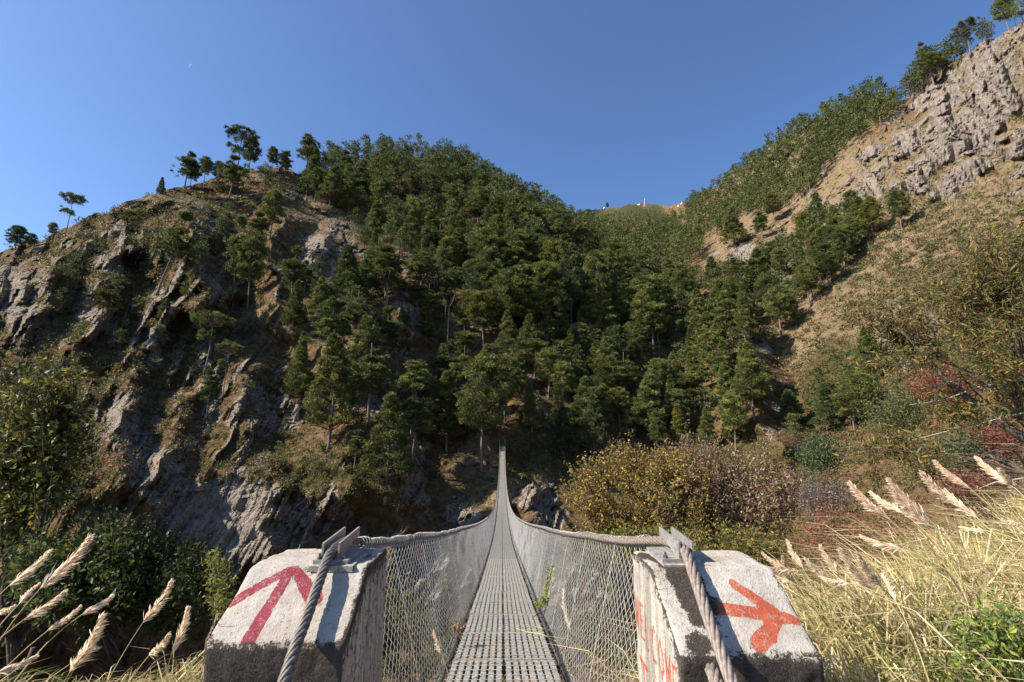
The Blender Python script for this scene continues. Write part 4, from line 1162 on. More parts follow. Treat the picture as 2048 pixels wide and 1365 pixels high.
# ------------------------------------------------------------------ concrete pillars with saddles
def seg_sdf(P, A, B, ra, rb):
    P = np.asarray(P); A = np.array(A, float); B = np.array(B, float)
    t = np.clip(((P - A) @ (B - A)) / ((B - A) @ (B - A)), 0, 1)
    return np.linalg.norm(P - (A + t[:, None] * (B - A)), axis=1) - (ra + (rb - ra) * t)
def pillar_mesh(name, x0, x1, y0, ycr, y1, ztop, zbot, zbase, seed, paint, grime, mats, outer):
    """block with a flat top at the back and a sloping top towards the path"""
    H = ztop - zbase
    faces = []
    st = .0102
    nx_, ny_, nz_ = int((x1 - x0) / st), int((y1 - y0) / st), int(H / (st * 1.25))
    gx = np.linspace(0, 1, nx_ + 1); gy = np.linspace(0, 1, ny_ + 1); gz = np.linspace(0, 1, nz_ + 1)
    Vs, Fs, fid, n0 = [], [], [], 0
    def grid(a, b_, fn, flip, idf):
        nonlocal n0
        A, B = np.meshgrid(a, b_, indexing='ij'); P = fn(A, B).reshape(-1, 3)
        na, nb2 = len(a), len(b_)
        i = (np.arange(na - 1)[:, None] * nb2 + np.arange(nb2 - 1)[None]).ravel()
        F_ = np.stack([i, i + nb2, i + nb2 + 1, i + 1], -1)
        if flip: F_ = F_[:, ::-1]
        Vs.append(P); Fs.append(F_ + n0); fid.append(np.full(len(P), idf)); n0 += len(P)
    W_, D_ = x1 - x0, y1 - y0
    grid(gx, gy, lambda a, b_: np.stack([x0 + a * W_, y0 + b_ * D_, a * 0 + zbase + H], -1), False, 0)     # top
    grid(gx, gz, lambda a, b_: np.stack([x0 + a * W_, a * 0 + y0, zbase + b_ * H], -1), False, 1)        # front
    grid(gx, gz, lambda a, b_: np.stack([x0 + a * W_, a * 0 + y1, zbase + b_ * H], -1), True, 2)         # back
    grid(gy, gz, lambda a, b_: np.stack([a * 0 + x0, y0 + a * D_, zbase + b_ * H], -1), True, 3)         # left
    grid(gy, gz, lambda a, b_: np.stack([a * 0 + x1, y0 + a * D_, zbase + b_ * H], -1), False, 4)        # right
    P = np.concatenate(Vs); fid_ = np.concatenate(fid)
    # rounded, chipped edges
    r = .016 + .010 * fbm(P * 14, 3, seed) ; r = np.clip(r, .004, .04)
    lo = np.array([x0, y0, zbase - 1]); hi = np.array([x1, y1, zbase + H])
    rr3 = r[:, None]
    C_ = np.clip(P, lo + rr3, hi - rr3); dlt = P - C_; ln = np.linalg.norm(dlt, axis=1, keepdims=True)
    P = np.where(ln > 1e-9, C_ + dlt / np.maximum(ln, 1e-9) * np.minimum(rr3, ln), P)
    P = P + .0035 * np.stack([fbm(P * 9, 4, seed + k) for k in (1, 2, 3)], -1) + .0012 * np.stack([fbm(P * 60, 2, seed + k) for k in (5, 6, 7)], -1)
    # shear the top down to its slope
    tz = np.where(P[:, 1] < ycr, ztop - (ztop - zbot) * (ycr - P[:, 1]) / (ycr - y0), ztop)
    frac = np.clip((P[:, 2] - zbase) / H, 0, 1.02)
    P[:, 2] = P[:, 2] - (ztop - tz) * frac ** 1.0
    top = (fid_ == 0)
    sd = np.full(len(P), .2)
    sd[top] = paint['top'](P[top][:, :2])
    if 'left' in paint:
        lf = fid_ == 3; sd[lf] = paint['left'](P[lf][:, 1:3])
    gr = grime(P, fid_)
    me = mesh_data(name, P, np.concatenate(Fs), mats, True, {'paint': sd, 'grime': gr, 'face': (fid_ == 0).astype(float)})
    return me
def edge_d(P, a, b_, lo, hi):
    return np.minimum(P[:, a] - lo, hi - P[:, a])
def concrete_material(name, paint_cols, base, pale, seed):
    m, nt, b = material(name, .92, .15); g = NB(nt)
    co = g.coords('Object')
    n0 = g.noise(co, 6, 8, .7); n1 = g.noise(co, 34, 6, .75); n2 = g.noise(co, 150, 3, .7)
    ns = g.noise(g.coords('Object', (26, 26, 1.6)), 1.0, 5, .65)
    c = g.mix(g.smooth(n0, .3, .72), base, pale)
    c = g.mix(g.math('MULTIPLY', g.smooth(n1, .45, .7), .45), c, (.30, .25, .19))
    blot = g.smooth(g.noise(co, 11, 7, .75), .50, .60)
    c = g.mix(g.math('MULTIPLY', blot, .38), c, (.34, .30, .25))
    sp2 = g.smooth(g.noise(co, 70, 3, .8), .62, .70)
    c = g.mix(g.math('MULTIPLY', sp2, .55), c, (.13, .11, .09))
    vc = g.n('ShaderNodeTexVoronoi', feature='DISTANCE_TO_EDGE'); g.l(g.mix(.12, co, g.n('ShaderNodeTexNoise').outputs['Color']), vc.inputs['Vector']); vc.inputs['Scale'].default_value = 7
    crack = g.math('MULTIPLY', g.smooth(vc.outputs['Distance'], .012, .004), g.smooth(g.noise(co, 4.5, 3, .6), .52, .60))
    c = g.mix(g.math('MULTIPLY', crack, .75), c, (.10, .08, .065))
    rs = g.smooth(g.noise(g.coords('Object', (9, 9, 2.2)), 1.0, 5, .7), .58, .70)
    c = g.mix(g.math('MULTIPLY', rs, .35), c, (.33, .20, .10))
    # brushed paint, thinner in places
    pd = g.attr('paint', 'Fac')
    pe = g.math('ADD', pd, g.math('MULTIPLY_ADD', n1, .016, -.008))
    pe = g.math('ADD', pe, g.math('MULTIPLY_ADD', n2, .008, -.004))
    pm = g.smooth(pe, .0015, -.0015)
    worn = g.smooth(g.math('ADD', n2, g.math('MULTIPLY', n1, 1.1)), 1.08, 1.20)
    pm = g.math('MULTIPLY', pm, g.math('MULTIPLY_ADD', worn, -.45, .95))
    pc = g.mix(g.smooth(n0, .35, .65), paint_cols[0], paint_cols[1])
    c = g.mix(pm, c, pc)
    # lichen and dark stain, plus shade painted beside the left saddle
    gm = g.attr('grime', 'Fac')
    ge = g.math('ADD', gm, g.math('MULTIPLY_ADD', n1, 1.5, -.75)); ge = g.math('ADD', ge, g.math('MULTIPLY_ADD', n2, .9, -.45))
    gmk = g.smooth(ge, .40, .58)
    sx = g.n('ShaderNodeSeparateXYZ'); geo = g.n('ShaderNodeNewGeometry'); g.l(geo.outputs['Normal'], sx.inputs[0])
    vert = g.smooth(sx.outputs[2], .45, .15)
    dark = g.ramp(n2, [(.35, (.030, .024, .019)), (.6, (.075, .062, .050)), (.8, (.16, .14, .115))])
    c = g.mix(gmk, c, dark)
    # rain streaks on upright faces
    stz = g.math('MULTIPLY', g.math('MULTIPLY', g.smooth(ns, .44, .66), vert), .6)
    c = g.mix(stz, c, (.105, .088, .070))
    g.l(c, b.inputs['Base Color'])
    h = g.math('ADD', g.math('MULTIPLY', n1, .7), g.math('MULTIPLY', n2, .35)); h = g.math('ADD', h, g.math('MULTIPLY', gmk, .25)); h = g.math('SUBTRACT', h, g.math('MULTIPLY', sp2, .4))
    g.l(g.bump(h, .8, .012), b.inputs['Normal'])
    return m
def smin_strokes(P, S):
    d = np.full(len(P), 9.0)
    for (A, B, ra, rb) in S: d = np.minimum(d, seg_sdf(P, A, B, ra, rb))
    return d
ARROW_L = [((-.828, 2.060), (-.985, 1.948), .019, .020), ((-.818, 2.064), (-.690, 1.952), .019, .034), ((-.812, 2.088), (-.825, 2.05), .008, .022), ((-.825, 2.05), (-.838, 1.98), .020, .024), ((-.838, 1.98), (-.860, 1.822), .024, .029)]
ARROW_R = [((.840, 1.876), (.890, 1.835), .017, .021), ((.890, 1.835), (.945, 1.788), .021, .024), ((.935, 1.785), (1.0, 1.772), .026, .015), ((.730, 1.808), (.935, 1.785), .021, .022), ((.928, 1.775), (.885, 1.738), .024, .026), ((.885, 1.738), (.828, 1.712), .028, .027)]
XL0, XL1, YL0, YLC, YL1 = -1.0, -.53, 1.817, 2.07, 2.405
XR0, XR1, YR0, YRC, YR1 = .56, 1.02, 1.680, 1.93, 2.215
def grime_shade_L(P, f):
    x, y, z = P.T
    tz = np.where(y < YLC, 1.097 - .182 * (YLC - y) / (YLC - YL0), 1.097)
    g_ = np.zeros(len(P))
    top = f == 0
    e = np.minimum(XL1 - x, y - YL0)
    g_ = np.where(top, .95 * np.exp(-np.maximum(XL1 - x, 0) / .018) + .8 * np.exp(-np.maximum(y - YL0, 0) / .012) + .35 * np.exp(-np.maximum(x - XL0, 0) / .012), 0)
    g_ = np.where(top, np.maximum(g_, .75 * np.exp(-(((x + .70) / .11) ** 2 + ((y - 2.06) / .018) ** 2))), g_)  # darker strip along the crease in front of the saddle
    g_ = np.where(top, np.maximum(g_, .6 * np.exp(-(((x + .60) / .05) ** 2 + ((y - 2.25) / .1) ** 2))), g_)  # shade cast by the saddle, painted onto the flat top
    d = tz - z
    g_ = np.where(f == 1, .50 + .48 * ss(d, .0, .035) - .34 * ss(d, .06, .22), g_)
    g_ = np.where((f == 4) | (f == 3), .35 + .7 * np.exp(-d / .035), g_)
    return g_
def grime_R(P, f):
    x, y, z = P.T
    tz = np.where(y < YRC, 1.12 - .203 * (YRC - y) / (YRC - YR0), 1.12)
    top = f == 0
    band = seg_sdf(P[:, :2], (.60, 2.12), (.695, 1.80), .030, .045) + .02 * vnoise(P * 22, 5)
    g_ = np.where(top, .82 * np.exp(-np.maximum(band, 0) / .022), 0)
    g_ = np.where(top, np.maximum(g_, .8 * np.exp(-np.maximum(y - YR0, 0) / .018)), g_)
    g_ = np.where(top, np.maximum(g_, .45 * np.exp(-np.maximum(x - XR0, 0) / .02)), g_)
    g_ = np.where(top, np.maximum(g_, .62 * np.exp(-np.maximum(XR1 - x, 0) / .02)), g_)
    g_ = np.where(top, np.maximum(g_, .95 * np.exp(-(((x - .64) / .05) ** 2 + ((y - 1.715) / .035) ** 2))), g_)
    d = tz - z
    g_ = np.where(f == 1, .60 + .5 * ss(d, .0, .03) - .18 * ss(x, .75, .95), g_)
    g_ = np.where(f == 3, .12 + .62 * np.exp(-d / .03) + .5 * np.exp(-np.maximum(y - YR0, 0) / .018), g_)
    g_ = np.where(f == 4, .6, g_)
    return g_
# hand painted letters on the inner face of the right pillar, as strokes in (y, z)
GL = {
 'W': [(0,1,.22,0),(.22,0,.5,.8),(.5,.8,.78,0),(.78,0,1,1)],
 'E': [(0,0,0,1),(0,1,.85,1),(0,.5,.7,.5),(0,0,.85,0)],
 'L': [(0,1,0,0),(0,0,.75,.02)],
 'C': [(.85,.88,.5,1),(.5,1,.12,.72),(.12,.72,.05,.35),(.05,.35,.35,.03),(.35,.03,.8,.1)],
 'O': [(.5,1,.1,.7),(.1,.7,.1,.3),(.1,.3,.5,0),(.5,0,.9,.3),(.9,.3,.9,.7),(.9,.7,.5,1)],
 'M': [(0,0,.08,1),(.08,1,.5,.35),(.5,.35,.92,1),(.92,1,1,0)],
 'T': [(0,1,1,.96),(.5,.98,.5,0)],
}
TXT = []
def letters(word, y_start, dy, wdt, z_start, dz, h, r):
    for k, chh in enumerate(word):
        yo = y_start - k * dy; zo = z_start - k * dz
        for (a, b_, c_, d_) in GL[chh]:
            TXT.append(((yo - a * wdt, zo + b_ * h), (yo - c_ * wdt, zo + d_ * h), r, r))
letters('WELCOME', 2.190, .073, .050, .835, .0155, .125, .0065)
letters('TO', 2.150, .125, .095, .565, .016, .165, .0105)
ARROW_R = [(a, b_, ra * .84, rb * .82) for a, b_, ra, rb in ARROW_R]
ARROW_L = [(a, b_, ra * .85, rb * .85) for a, b_, ra, rb in ARROW_L]
m_cl = concrete_material('painted_concrete_left', ((.20, .016, .032), (.27, .035, .055)), (.36, .325, .275), (.50, .46, .395), 3)
m_cr = concrete_material('painted_concrete_right', ((.36, .065, .028), (.42, .10, .05)), (.38, .345, .29), (.54, .50, .435), 9)
m_pad, nt, b = material('saddle_mortar', .95, .1); g = NB(nt)
g.l(g.ramp(g.noise(g.coords('Object'), 60, 5, .7), [(.3, (.16, .14, .11)), (.6, (.40, .37, .32))]), b.inputs['Base Color'])
def saddle(parent, xs, y0, y1, zp, px0, px1, py0, py1, mirrored, sheared):
    m = MB(); m.box(((px0 + px1) / 2, (py0 + py1) / 2, zp - .006), (px1 - px0, py1 - py0, .016)); s = obj('saddle', m.data('saddle', M_SADDLE), parent)
    m = MB(); m.box(((px0 + px1) / 2 + .012, (py0 + py1) / 2 - .01, zp - .024), (px1 - px0 + .03, py1 - py0 + .03, .022)); obj('mortar_pad', m.data('mortar_pad', m_pad), s)
    for x in xs:
        L_ = y1 - y0
        arc = [(y0 + L_ * .18 + L_ * .55 * (1 - math.cos(t)) / 2 * 1.3, zp + .0 + .030 * math.sin(t)) for t in np.linspace(0, PI * .9, 9)]
        poly = [(y0, zp + .002), (y0 + L_ * .18, zp + .002)] + [(y0 + L_ * .18 + (L_ * .82) * k / 8, zp + .002 + .036 * math.sin(PI * .62 * k / 8)) for k in range(1, 9)] + [(y1, zp + .068), (y0, zp + .060)]
        m = MB()
        n = len(poly); hw = .004
        V = [(x - hw, p[0], p[1]) for p in poly] + [(x + hw, p[0], p[1]) for p in poly]
        # fan from the upper edge keeps the arched foot open
        lower = list(range(1, 10)); F3 = []
        F4 = []
        k_up = n - 1; 
        for side_, off in ((0, 0), (1, n)):
            tri = []
            # strip between foot curve (indices 0..9) and straight top edge (n-2 .. n-1)
            tops = [(y0 + (y1 - y0) * q2 / 9, zp + .060 + .008 * q2 / 9) for q2 in range(10)]
        ft = poly[:10]
        tops = [(p[0], zp + .062 + .016 * (p[0] - y0) / L_) for p in ft]
        V = []
        for xx in (x - hw, x + hw):
            V += [(xx, p[0], p[1]) for p in ft] + [(xx, p[0], p[1]) for p in tops]
        F4 = []
        for k in range(9):
            F4 += [[k, k + 1, 10 + k + 1, 10 + k], [20 + k + 1, 20 + k, 30 + k, 30 + k + 1], [k + 1, k, 20 + k, 20 + k + 1], [10 + k, 11 + k, 31 + k, 30 + k]]
        F4 += [[0, 10, 30, 20], [19, 9, 29, 39]]
        m.add(V, F4)
        obj('cheek_plate', m.data('cheek_plate', M_SADDLE), s)
    for (bx, by) in ((px0 + .018, py0 + .02), (px1 - .02, py0 + .03), (px1 - .02, py1 - .03)):
        m = MB(); m.tube([(bx, by, zp), (bx, by, zp + .012)], .009, 6); m.tube([(bx, by, zp + .010), (bx, by, zp + .024)], .0045, 6)
        obj('bolt', m.data('bolt', M_DARKSTEEL), s)
    return s
pl = empty('concrete_pillar', (0, 0, 0), label='left concrete anchor pillar with a dark red arrow pointing straight ahead', cat='pillar', group='anchor pillars at the bridge head')
obj('block', pillar_mesh('block', XL0, XL1, YL0, YLC, YL1, 1.097, .915, -.15, 300, {'top': lambda p: smin_strokes(p, ARROW_L)}, grime_shade_L, m_cl, 'left'), pl)
saddle(pl, (-.722, -.658), 2.09, 2.365, 1.118, -.749, -.612, 2.068, 2.345, False, 0)
pr = empty('concrete_pillar', (0, 0, 0), label='right concrete anchor pillar with an orange arrow and the painted words WELCOME TO', cat='pillar', group='anchor pillars at the bridge head')
obj('block', pillar_mesh('block', XR0, XR1, YR0, YRC, YR1, 1.12, .917, -.15, 400, {'top': lambda p: smin_strokes(p, ARROW_R), 'left': lambda p: smin_strokes(p, TXT)}, grime_R, m_cr, 'right'), pr)
saddle(pr, (.690, .742), 1.985, 2.215, 1.138, .618, .765, 1.975, 2.19, True, 0)

# ------------------------------------------------------------------ near plants
def put(px, py, dist): return np.array(at(px, py, dist))
def shrub(name, label, cat, base, tips, n_limb, leaf, pal, n_leaf, twig_mat, stem_r=.03, group=None, up=.3, fixdir=None, spread=.05, leaf_w=.5, stems=3, curve=.25, var=.3):
    """woody plant: stems from the base to limb ends, twigs to the tips, leaves along the twigs"""
    base = np.asarray(base, float); tips = np.asarray(tips, float)
    idx = RNG.choice(len(tips), min(n_limb, len(tips)), replace=False)
    limbs = base + (tips[idx] - base) * RNG.uniform(.45, .8, (len(idx), 1))
    m = MB()
    t = np.linspace(0, 1, 7)[:, None]
    hubs = [base + (limbs[k] - base) * .4 + RNG.normal(0, .06, 3) for k in RNG.choice(len(limbs), stems)]
    for h in hubs:
        P = base + (h - base) * t + np.array([0, 0, curve]) * np.sin(t * PI) * .25 * np.linalg.norm(h - base)
        m.tube(P, stem_r * (1 - .5 * t[:, 0]), 6)
    for L in limbs:
        h = min(hubs, key=lambda q_: np.linalg.norm(q_ - L))
        P = h + (L - h) * t + RNG.normal(0, .03, 3) * np.sin(t * PI) * 2 + np.array([0, 0, curve]) * np.sin(t * PI) * .2 * np.linalg.norm(L - h)
        m.tube(P, stem_r * .5 * (1 - .7 * t[:, 0]), 5, cap=False)
    LP = []
    t4 = np.linspace(0, 1, 4)[:, None]
    for tp in tips:
        L = limbs[np.argmin(np.linalg.norm(limbs - tp, axis=1))]
        P = L + (tp - L) * t4 + RNG.normal(0, .03, 3) * np.sin(t4 * PI)
        m.tube(P, np.array([.16, .12, .08, .04]) * stem_r, 3, cap=False)
        u = RNG.random((n_leaf, 1)) ** .7
        LP.append(L + (tp - L) * u + RNG.normal(0, spread, (n_leaf, 3)))
    r = empty(name, tuple(base), 0, label=label, cat=cat, group=group)
    V0 = m
    V0.V = [v_ - base for v_ in V0.V]
    obj('branches', V0.data('branches', twig_mat, True), r)
    LP = np.concatenate(LP)
    V, F_, T = leaves(LP - base, leaf, leaf * leaf_w, np.array(pal), var, up=up, fixdir=fixdir)
    obj('foliage', mesh_data('foliage', V, F_, M_LEAF, False, {'tint': T}), r, kind='stuff')
    return r
def cloud(blobs, n, dist, djit):
    """tip points: gaussian clumps given as (px, py, rx, ry) seen at a distance"""
    w = np.array([b_[2] * b_[3] for b_ in blobs], float); w /= w.sum()
    out = []
    for k in RNG.choice(len(blobs), n, p=w):
        cx, cyy, rx, ry = blobs[k][:4]
        a = RNG.uniform(0, 2 * PI); r = math.sqrt(RNG.random())
        out.append(put(cx + rx * r * math.cos(a), cyy + ry * r * math.sin(a), dist + RNG.normal(0, djit)))
    return np.array(out)

YEL = [(.40,.25,.035),(.28,.19,.035),(.14,.13,.03),(.11,.11,.03),(.20,.12,.055),(.15,.10,.065)]
BRN = [(.20,.13,.09),(.15,.095,.065),(.34,.26,.20),(.12,.10,.05),(.22,.17,.05),(.26,.13,.06)]
OLV = [(.14,.16,.035),(.19,.20,.04),(.09,.11,.03),(.30,.25,.04),(.22,.15,.06)]
DRK = [(.045,.062,.018),(.06,.08,.02),(.032,.045,.015),(.10,.11,.025)]
b_ = put(1270, 1150, 9.0); b_[2] -= 1.2
shrub('autumn_shrub', 'large autumn shrub with yellow ochre leaves behind the right netting', 'shrub', b_,
      cloud([(1275,930,110,50),(1235,990,110,60),(1160,975,42,70),(1350,960,80,70),(1300,1040,150,55),(1240,895,28,22),(1255,875,8,22),(1215,925,14,20),(1330,905,12,30),(1160,930,10,24)], 560, 9.0, .55), 50, .060, YEL, 52, M_TWIG, .05, leaf_w=.5)
b_ = put(1450, 1150, 10.0); b_[2] -= 1.2
shrub('autumn_shrub', 'large autumn shrub with brown curled leaves behind the right pillar', 'shrub', b_,
      cloud([(1400,905,100,40),(1480,960,110,60),(1540,1010,60,60),(1400,1000,110,70),(1372,868,10,26),(1390,885,30,22),(1480,915,12,30),(1525,890,12,34),(1580,960,30,40),(1430,880,8,24),(1450,1060,120,50)], 680, 10.0, .6), 50, .062, BRN, 50, M_TWIG, .05, leaf_w=.5)
b_ = put(1400, 1250, 6.8); b_[2] -= .8
shrub('shrub', 'low yellow green shrub just over the top of the right pillar', 'shrub', b_,
      cloud([(1300,1075,110,35),(1420,1080,110,40),(1530,1085,60,45),(1200,1070,80,25),(1350,1100,100,30)], 460, 6.8, .4), 40, .045, [tuple(v_ * .7 for v_ in c_) for c_ in OLV] + YEL[1:4], 40, M_TWIG, .03, leaf_w=.5)
b_ = put(60, 1250, 7.2); b_[2] -= .8
shrub('leafy_tree', 'leafy green tree with broad shining leaves cut by the left edge', 'tree', b_,
      cloud([(60,740,75,30),(30,790,60,50),(90,830,75,45),(60,900,80,50),(150,880,40,30),(20,960,60,60),(120,960,60,35),(160,915,45,16),(110,740,50,25),(20,1050,50,60)], 330, 7.2, .5), 50, .066, [(.04,.052,.014),(.075,.09,.018),(.025,.034,.012),(.20,.17,.03),(.12,.11,.022)], 30, M_TWIG, .05, up=-.1, leaf_w=.6)
b_ = put(240, 1330, 6.2); b_[2] -= .5
shrub('dark_bush', 'dense dark green bush below the pale slab left of the left pillar', 'shrub', b_,
      cloud([(210,1090,70,60),(300,1100,90,60),(380,1120,60,50),(250,1190,130,60),(150,1150,80,80),(430,1160,40,40),(230,1030,30,18),(360,1190,90,50),(60,1120,60,60)], 640, 6.2, .4), 50, .050, DRK, 44, M_TWIG, .035, leaf_w=.6)
b_ = put(450, 1290, 4.6); b_[2] -= .3
shrub('shrub', 'small light green shrub against the left edge of the left pillar', 'shrub', b_,
      cloud([(440,1190,22,30),(455,1150,16,20),(435,1110,26,16)], 60, 4.6, .12), 10, .04, [(.13,.15,.035),(.20,.19,.04)], 12, M_TWIG, .012, leaf_w=.5, spread=.03)
# overhanging tree at the right edge
b_ = put(2120, 930, 6.5)
tr = shrub('overhanging_tree', 'tree with long narrow olive leaves hanging in from the right edge', 'tree', b_,
      cloud([(1690,615,45,20),(1760,600,60,24),(1840,590,70,30),(1930,560,80,50),(2000,500,60,60),(1960,460,45,26),(2020,430,40,20),(2000,620,70,50),(1900,640,60,26),(1960,700,50,30),(1740,740,40,20),(1790,720,50,22),
             (1760,880,70,26),(1700,900,50,22),(1830,900,40,20),(1800,640,60,30),(1960,820,60,30),(2030,760,40,50),(1870,800,40,20)], 430, 6.4, .35), 46, .070, [(.10,.10,.03),(.17,.15,.04),(.055,.06,.02),(.24,.17,.05),(.16,.085,.04),(.08,.085,.025)], 36, M_TWIG, .026, up=-.35, leaf_w=.22, stems=5, curve=.5)
m = MB()
o3 = lambda L, d: np.array([put(x, y, d) - b_ for x, y in L])
m.tube(o3([(2100,910),(1985,835),(1900,768),(1830,690),(1795,655)], 6.4), np.array([.045, .034, .026, .016, .006]), 7)
obj('bough', m.data('bough', M_TWIG, True), tr)
for L in ([(2048,826),(1990,840),(1907,860),(1815,883)], [(2060,757),(1954,775),(1890,800),(1819,810)], [(1980,748),(1940,755),(1837,779)], [(1895,700),(1863,709),(1811,724)], [(2060,955),(1990,965),(1940,985)]):
    m = MB(); m.tube(o3(L, 6.3), np.linspace(.009, .003, len(L)), 5); obj('bare_twig', m.data('bare_twig', M_PALETWIG, True), tr)
b_ = put(1990, 1130, 8.0); b_[2] -= .4
shrub('red_shrub', 'dark red leaved shrub behind the grass plumes at the right edge', 'shrub', b_,
      cloud([(1960,985,80,45),(1900,960,40,30),(2010,930,40,30),(2000,1020,60,40)], 420, 8.0, .4), 40, .04, [(.15,.03,.03),(.20,.05,.035),(.10,.03,.025),(.24,.09,.05)], 12, M_TWIG, .03, leaf_w=.5)
b_ = put(1690, 1180, 6.5); b_[2] -= .3
shrub('dry_shrub', 'twiggy reddish brown dry shrub right of the right pillar behind the plumes', 'shrub', b_,
      cloud([(1660,1030,60,40),(1740,1060,70,40),(1620,1060,30,40),(1800,1080,60,40),(1700,1100,80,40)], 420, 6.5, .45), 130, .032, [(.26,.10,.05),(.18,.08,.05),(.14,.09,.05),(.30,.16,.08)], 14, M_TWIG, .012, leaf_w=.5, stems=11)
b_ = put(1990, 1500, 2.9)
shrub('green_plant', 'bright green leafy plant in the grass at the bottom right corner', 'plant', b_,
      cloud([(2000,1225,60,36),(1930,1290,50,40),(2030,1290,50,60),(1985,1345,90,30),(1900,1235,26,20),(1860,1340,40,20)], 230, 2.9, .25), 40, .027, [(.09,.14,.03),(.14,.19,.035),(.06,.09,.022),(.24,.27,.05)], 11, M_TWIG, .010, leaf_w=.55, spread=.03)
# background shrubs on the near rim: rust, grey and green ones between the autumn shrub and the right edge
for (px, py, rx, ry, dist, pal, lf, lb) in (
    (1640, 985, 60, 30, 26, [(.12,.10,.085),(.16,.135,.115)], .10, 'leafless grey brown thicket below the dry stream bed'),
    (1640, 905, 34, 24, 30, [(.05,.075,.03),(.075,.10,.035)], .14, 'rounded green bush beside the foot of the dry stream bed'),
    (1925, 900, 38, 22, 26, [(.06,.085,.035),(.085,.10,.04)], .12, 'rounded grey green bush above the tallest plumes'),
    (1850, 925, 40, 26, 20, [(.13,.12,.045),(.17,.13,.05)], .09, 'olive bush left of the grey green one behind the plumes'),
    (1790, 820, 60, 40, 40, [(.07,.085,.03),(.10,.11,.035)], .18, 'broad green bush on the scrub slope below the pale landslip'),
    (1880, 770, 50, 20, 40, [(.20,.07,.04),(.16,.06,.04)], .16, 'rust red bush on the slope behind the hanging branches'),
    (2000, 880, 50, 24, 26, [(.19,.07,.045),(.14,.06,.04)], .11, 'rust red bush near the right edge above the red shrub')):
    b_ = put(px, py + ry, dist); b_[2] -= .5
    shrub('rim_bush', lb, 'bush', b_, cloud([(px, py, rx, ry)], 240, dist, dist * .03), 20, lf, pal, 14, M_TWIG, .03, leaf_w=.55, spread=dist * .012)

# ------------------------------------------------------------------ grass
def blades(n, xr, yr, hr, pal, wind, seed, dens=None, width=.0042):
    rg = np.random.default_rng(seed)
    x = rg.uniform(*xr, n); y = rg.uniform(*yr, n)
    if dens is not None:
        k = rg.random(n) < dens(x, y); x, y = x[k], y[k]
    n = len(x)
    z = near_z(x, y)
    P = np.stack([x, y, z - .02], -1)
    clump = vnoise(P / .35, 71) * .5 + .5
    h = rg.uniform(*hr, n) * (.5 + .8 * clump)
    a = rg.normal(0, .6, (n, 2)) + np.array(wind) * rg.uniform(.4, 1.4, (n, 1))
    side = rg.normal(0, 1, (n, 3)); side[:, 2] *= .2; side /= np.linalg.norm(side, axis=1, keepdims=True)
    w = width * rg.uniform(.6, 1.5, n)[:, None]
    bend = np.concatenate([a, np.zeros((n, 1))], 1)
    p1 = P + (np.array([0, 0, .55]) + bend * .22) * h[:, None]
    p2 = P + (np.array([0, 0, .90]) + bend * .62) * h[:, None]
    p3 = P + (np.array([0, 0, .95]) + bend * 1.05) * h[:, None] - np.array([0, 0, .12]) * (h * rg.random(n))[:, None]
    V = np.stack([P - side * w, P + side * w, p1 - side * w * .9, p1 + side * w * .9, p2 - side * w * .6, p2 + side * w * .6, p3], 1).reshape(-1, 3)
    i = np.arange(n)[:, None] * 7
    F4 = np.concatenate([i + np.array([[0, 1, 3, 2]]), i + np.array([[2, 3, 5, 4]])]); F3 = i + np.array([[4, 5, 6]])
    pal = np.array(pal); c = pal[rg.integers(0, len(pal), n)]
    c = c * (1 + rg.uniform(-.25, .25, (n, 1))) * (.85 + .35 * (vnoise(P / .8, 72) * .5 + .5))[:, None]
    return V, F4, F3, np.repeat(c, 7, 0)
def grass(name, label, *a, **k):
    V, F4, F3, T = blades(*a, **k)
    obj(name, mesh_data(name, V, [F4, F3], M_GRASS, False, {'tint': T}), kind='stuff', label=label, cat='grass')
STRAW = [(.56,.46,.27),(.46,.37,.20),(.66,.56,.37),(.40,.36,.15),(.36,.28,.14)]
GRN = [(.18,.21,.055),(.26,.27,.075),(.12,.15,.04),(.38,.35,.13),(.44,.38,.18)]
clear = lambda x, y: ((np.abs(x - .018) > .46) | (y > 99)) & ~((x > XL0 - .02) & (x < XL1 + .02) & (y > YL0 - .02) & (y < YL1 + .02)) & ~((x > XR0 - .02) & (x < XR1 + .02) & (y > YR0 - .02) & (y < YR1 + .02))
grass('straw_grass', 'straw coloured dry grass covering the bank right of the right pillar', 70000, (1.06, 8.5), (1.2, 7.5), (.22, .70), STRAW, (-.30, .0), 31, lambda x, y: clear(x, y) * np.exp(-np.maximum(y - 3.0 - .5 * (x - 1), 0) / .9))
grass('green_grass', 'long yellow green grass blades among the straw on the right bank', 22000, (1.06, 7.0), (1.2, 6.0), (.2, .58), GRN, (-.25, .0), 32, lambda x, y: clear(x, y) * np.exp(-np.maximum(y - 3.0 - .4 * (x - 1), 0) / .9), width=.0052)
grass('left_bank_grass', 'dry and green grass along the bottom left in front of the dark bush', 18000, (-5.5, -1.04), (1.1, 4.3), (.10, .34), STRAW + GRN + [(.28,.17,.09)] * 2, (.5, .0), 33, lambda x, y: clear(x, y) * 1.0)
grass('under_bridge_grass', 'sparse grass and weeds on the slope below the bridge', 12000, (-2.2, 2.6), (1.9, 9.0), (.10, .40), STRAW + GRN[:3], (-.1, -.1), 34, lambda x, y: (((np.abs(x - .018) > .5) | (y > 4.5)) & clear(x, y)) * 1.0)
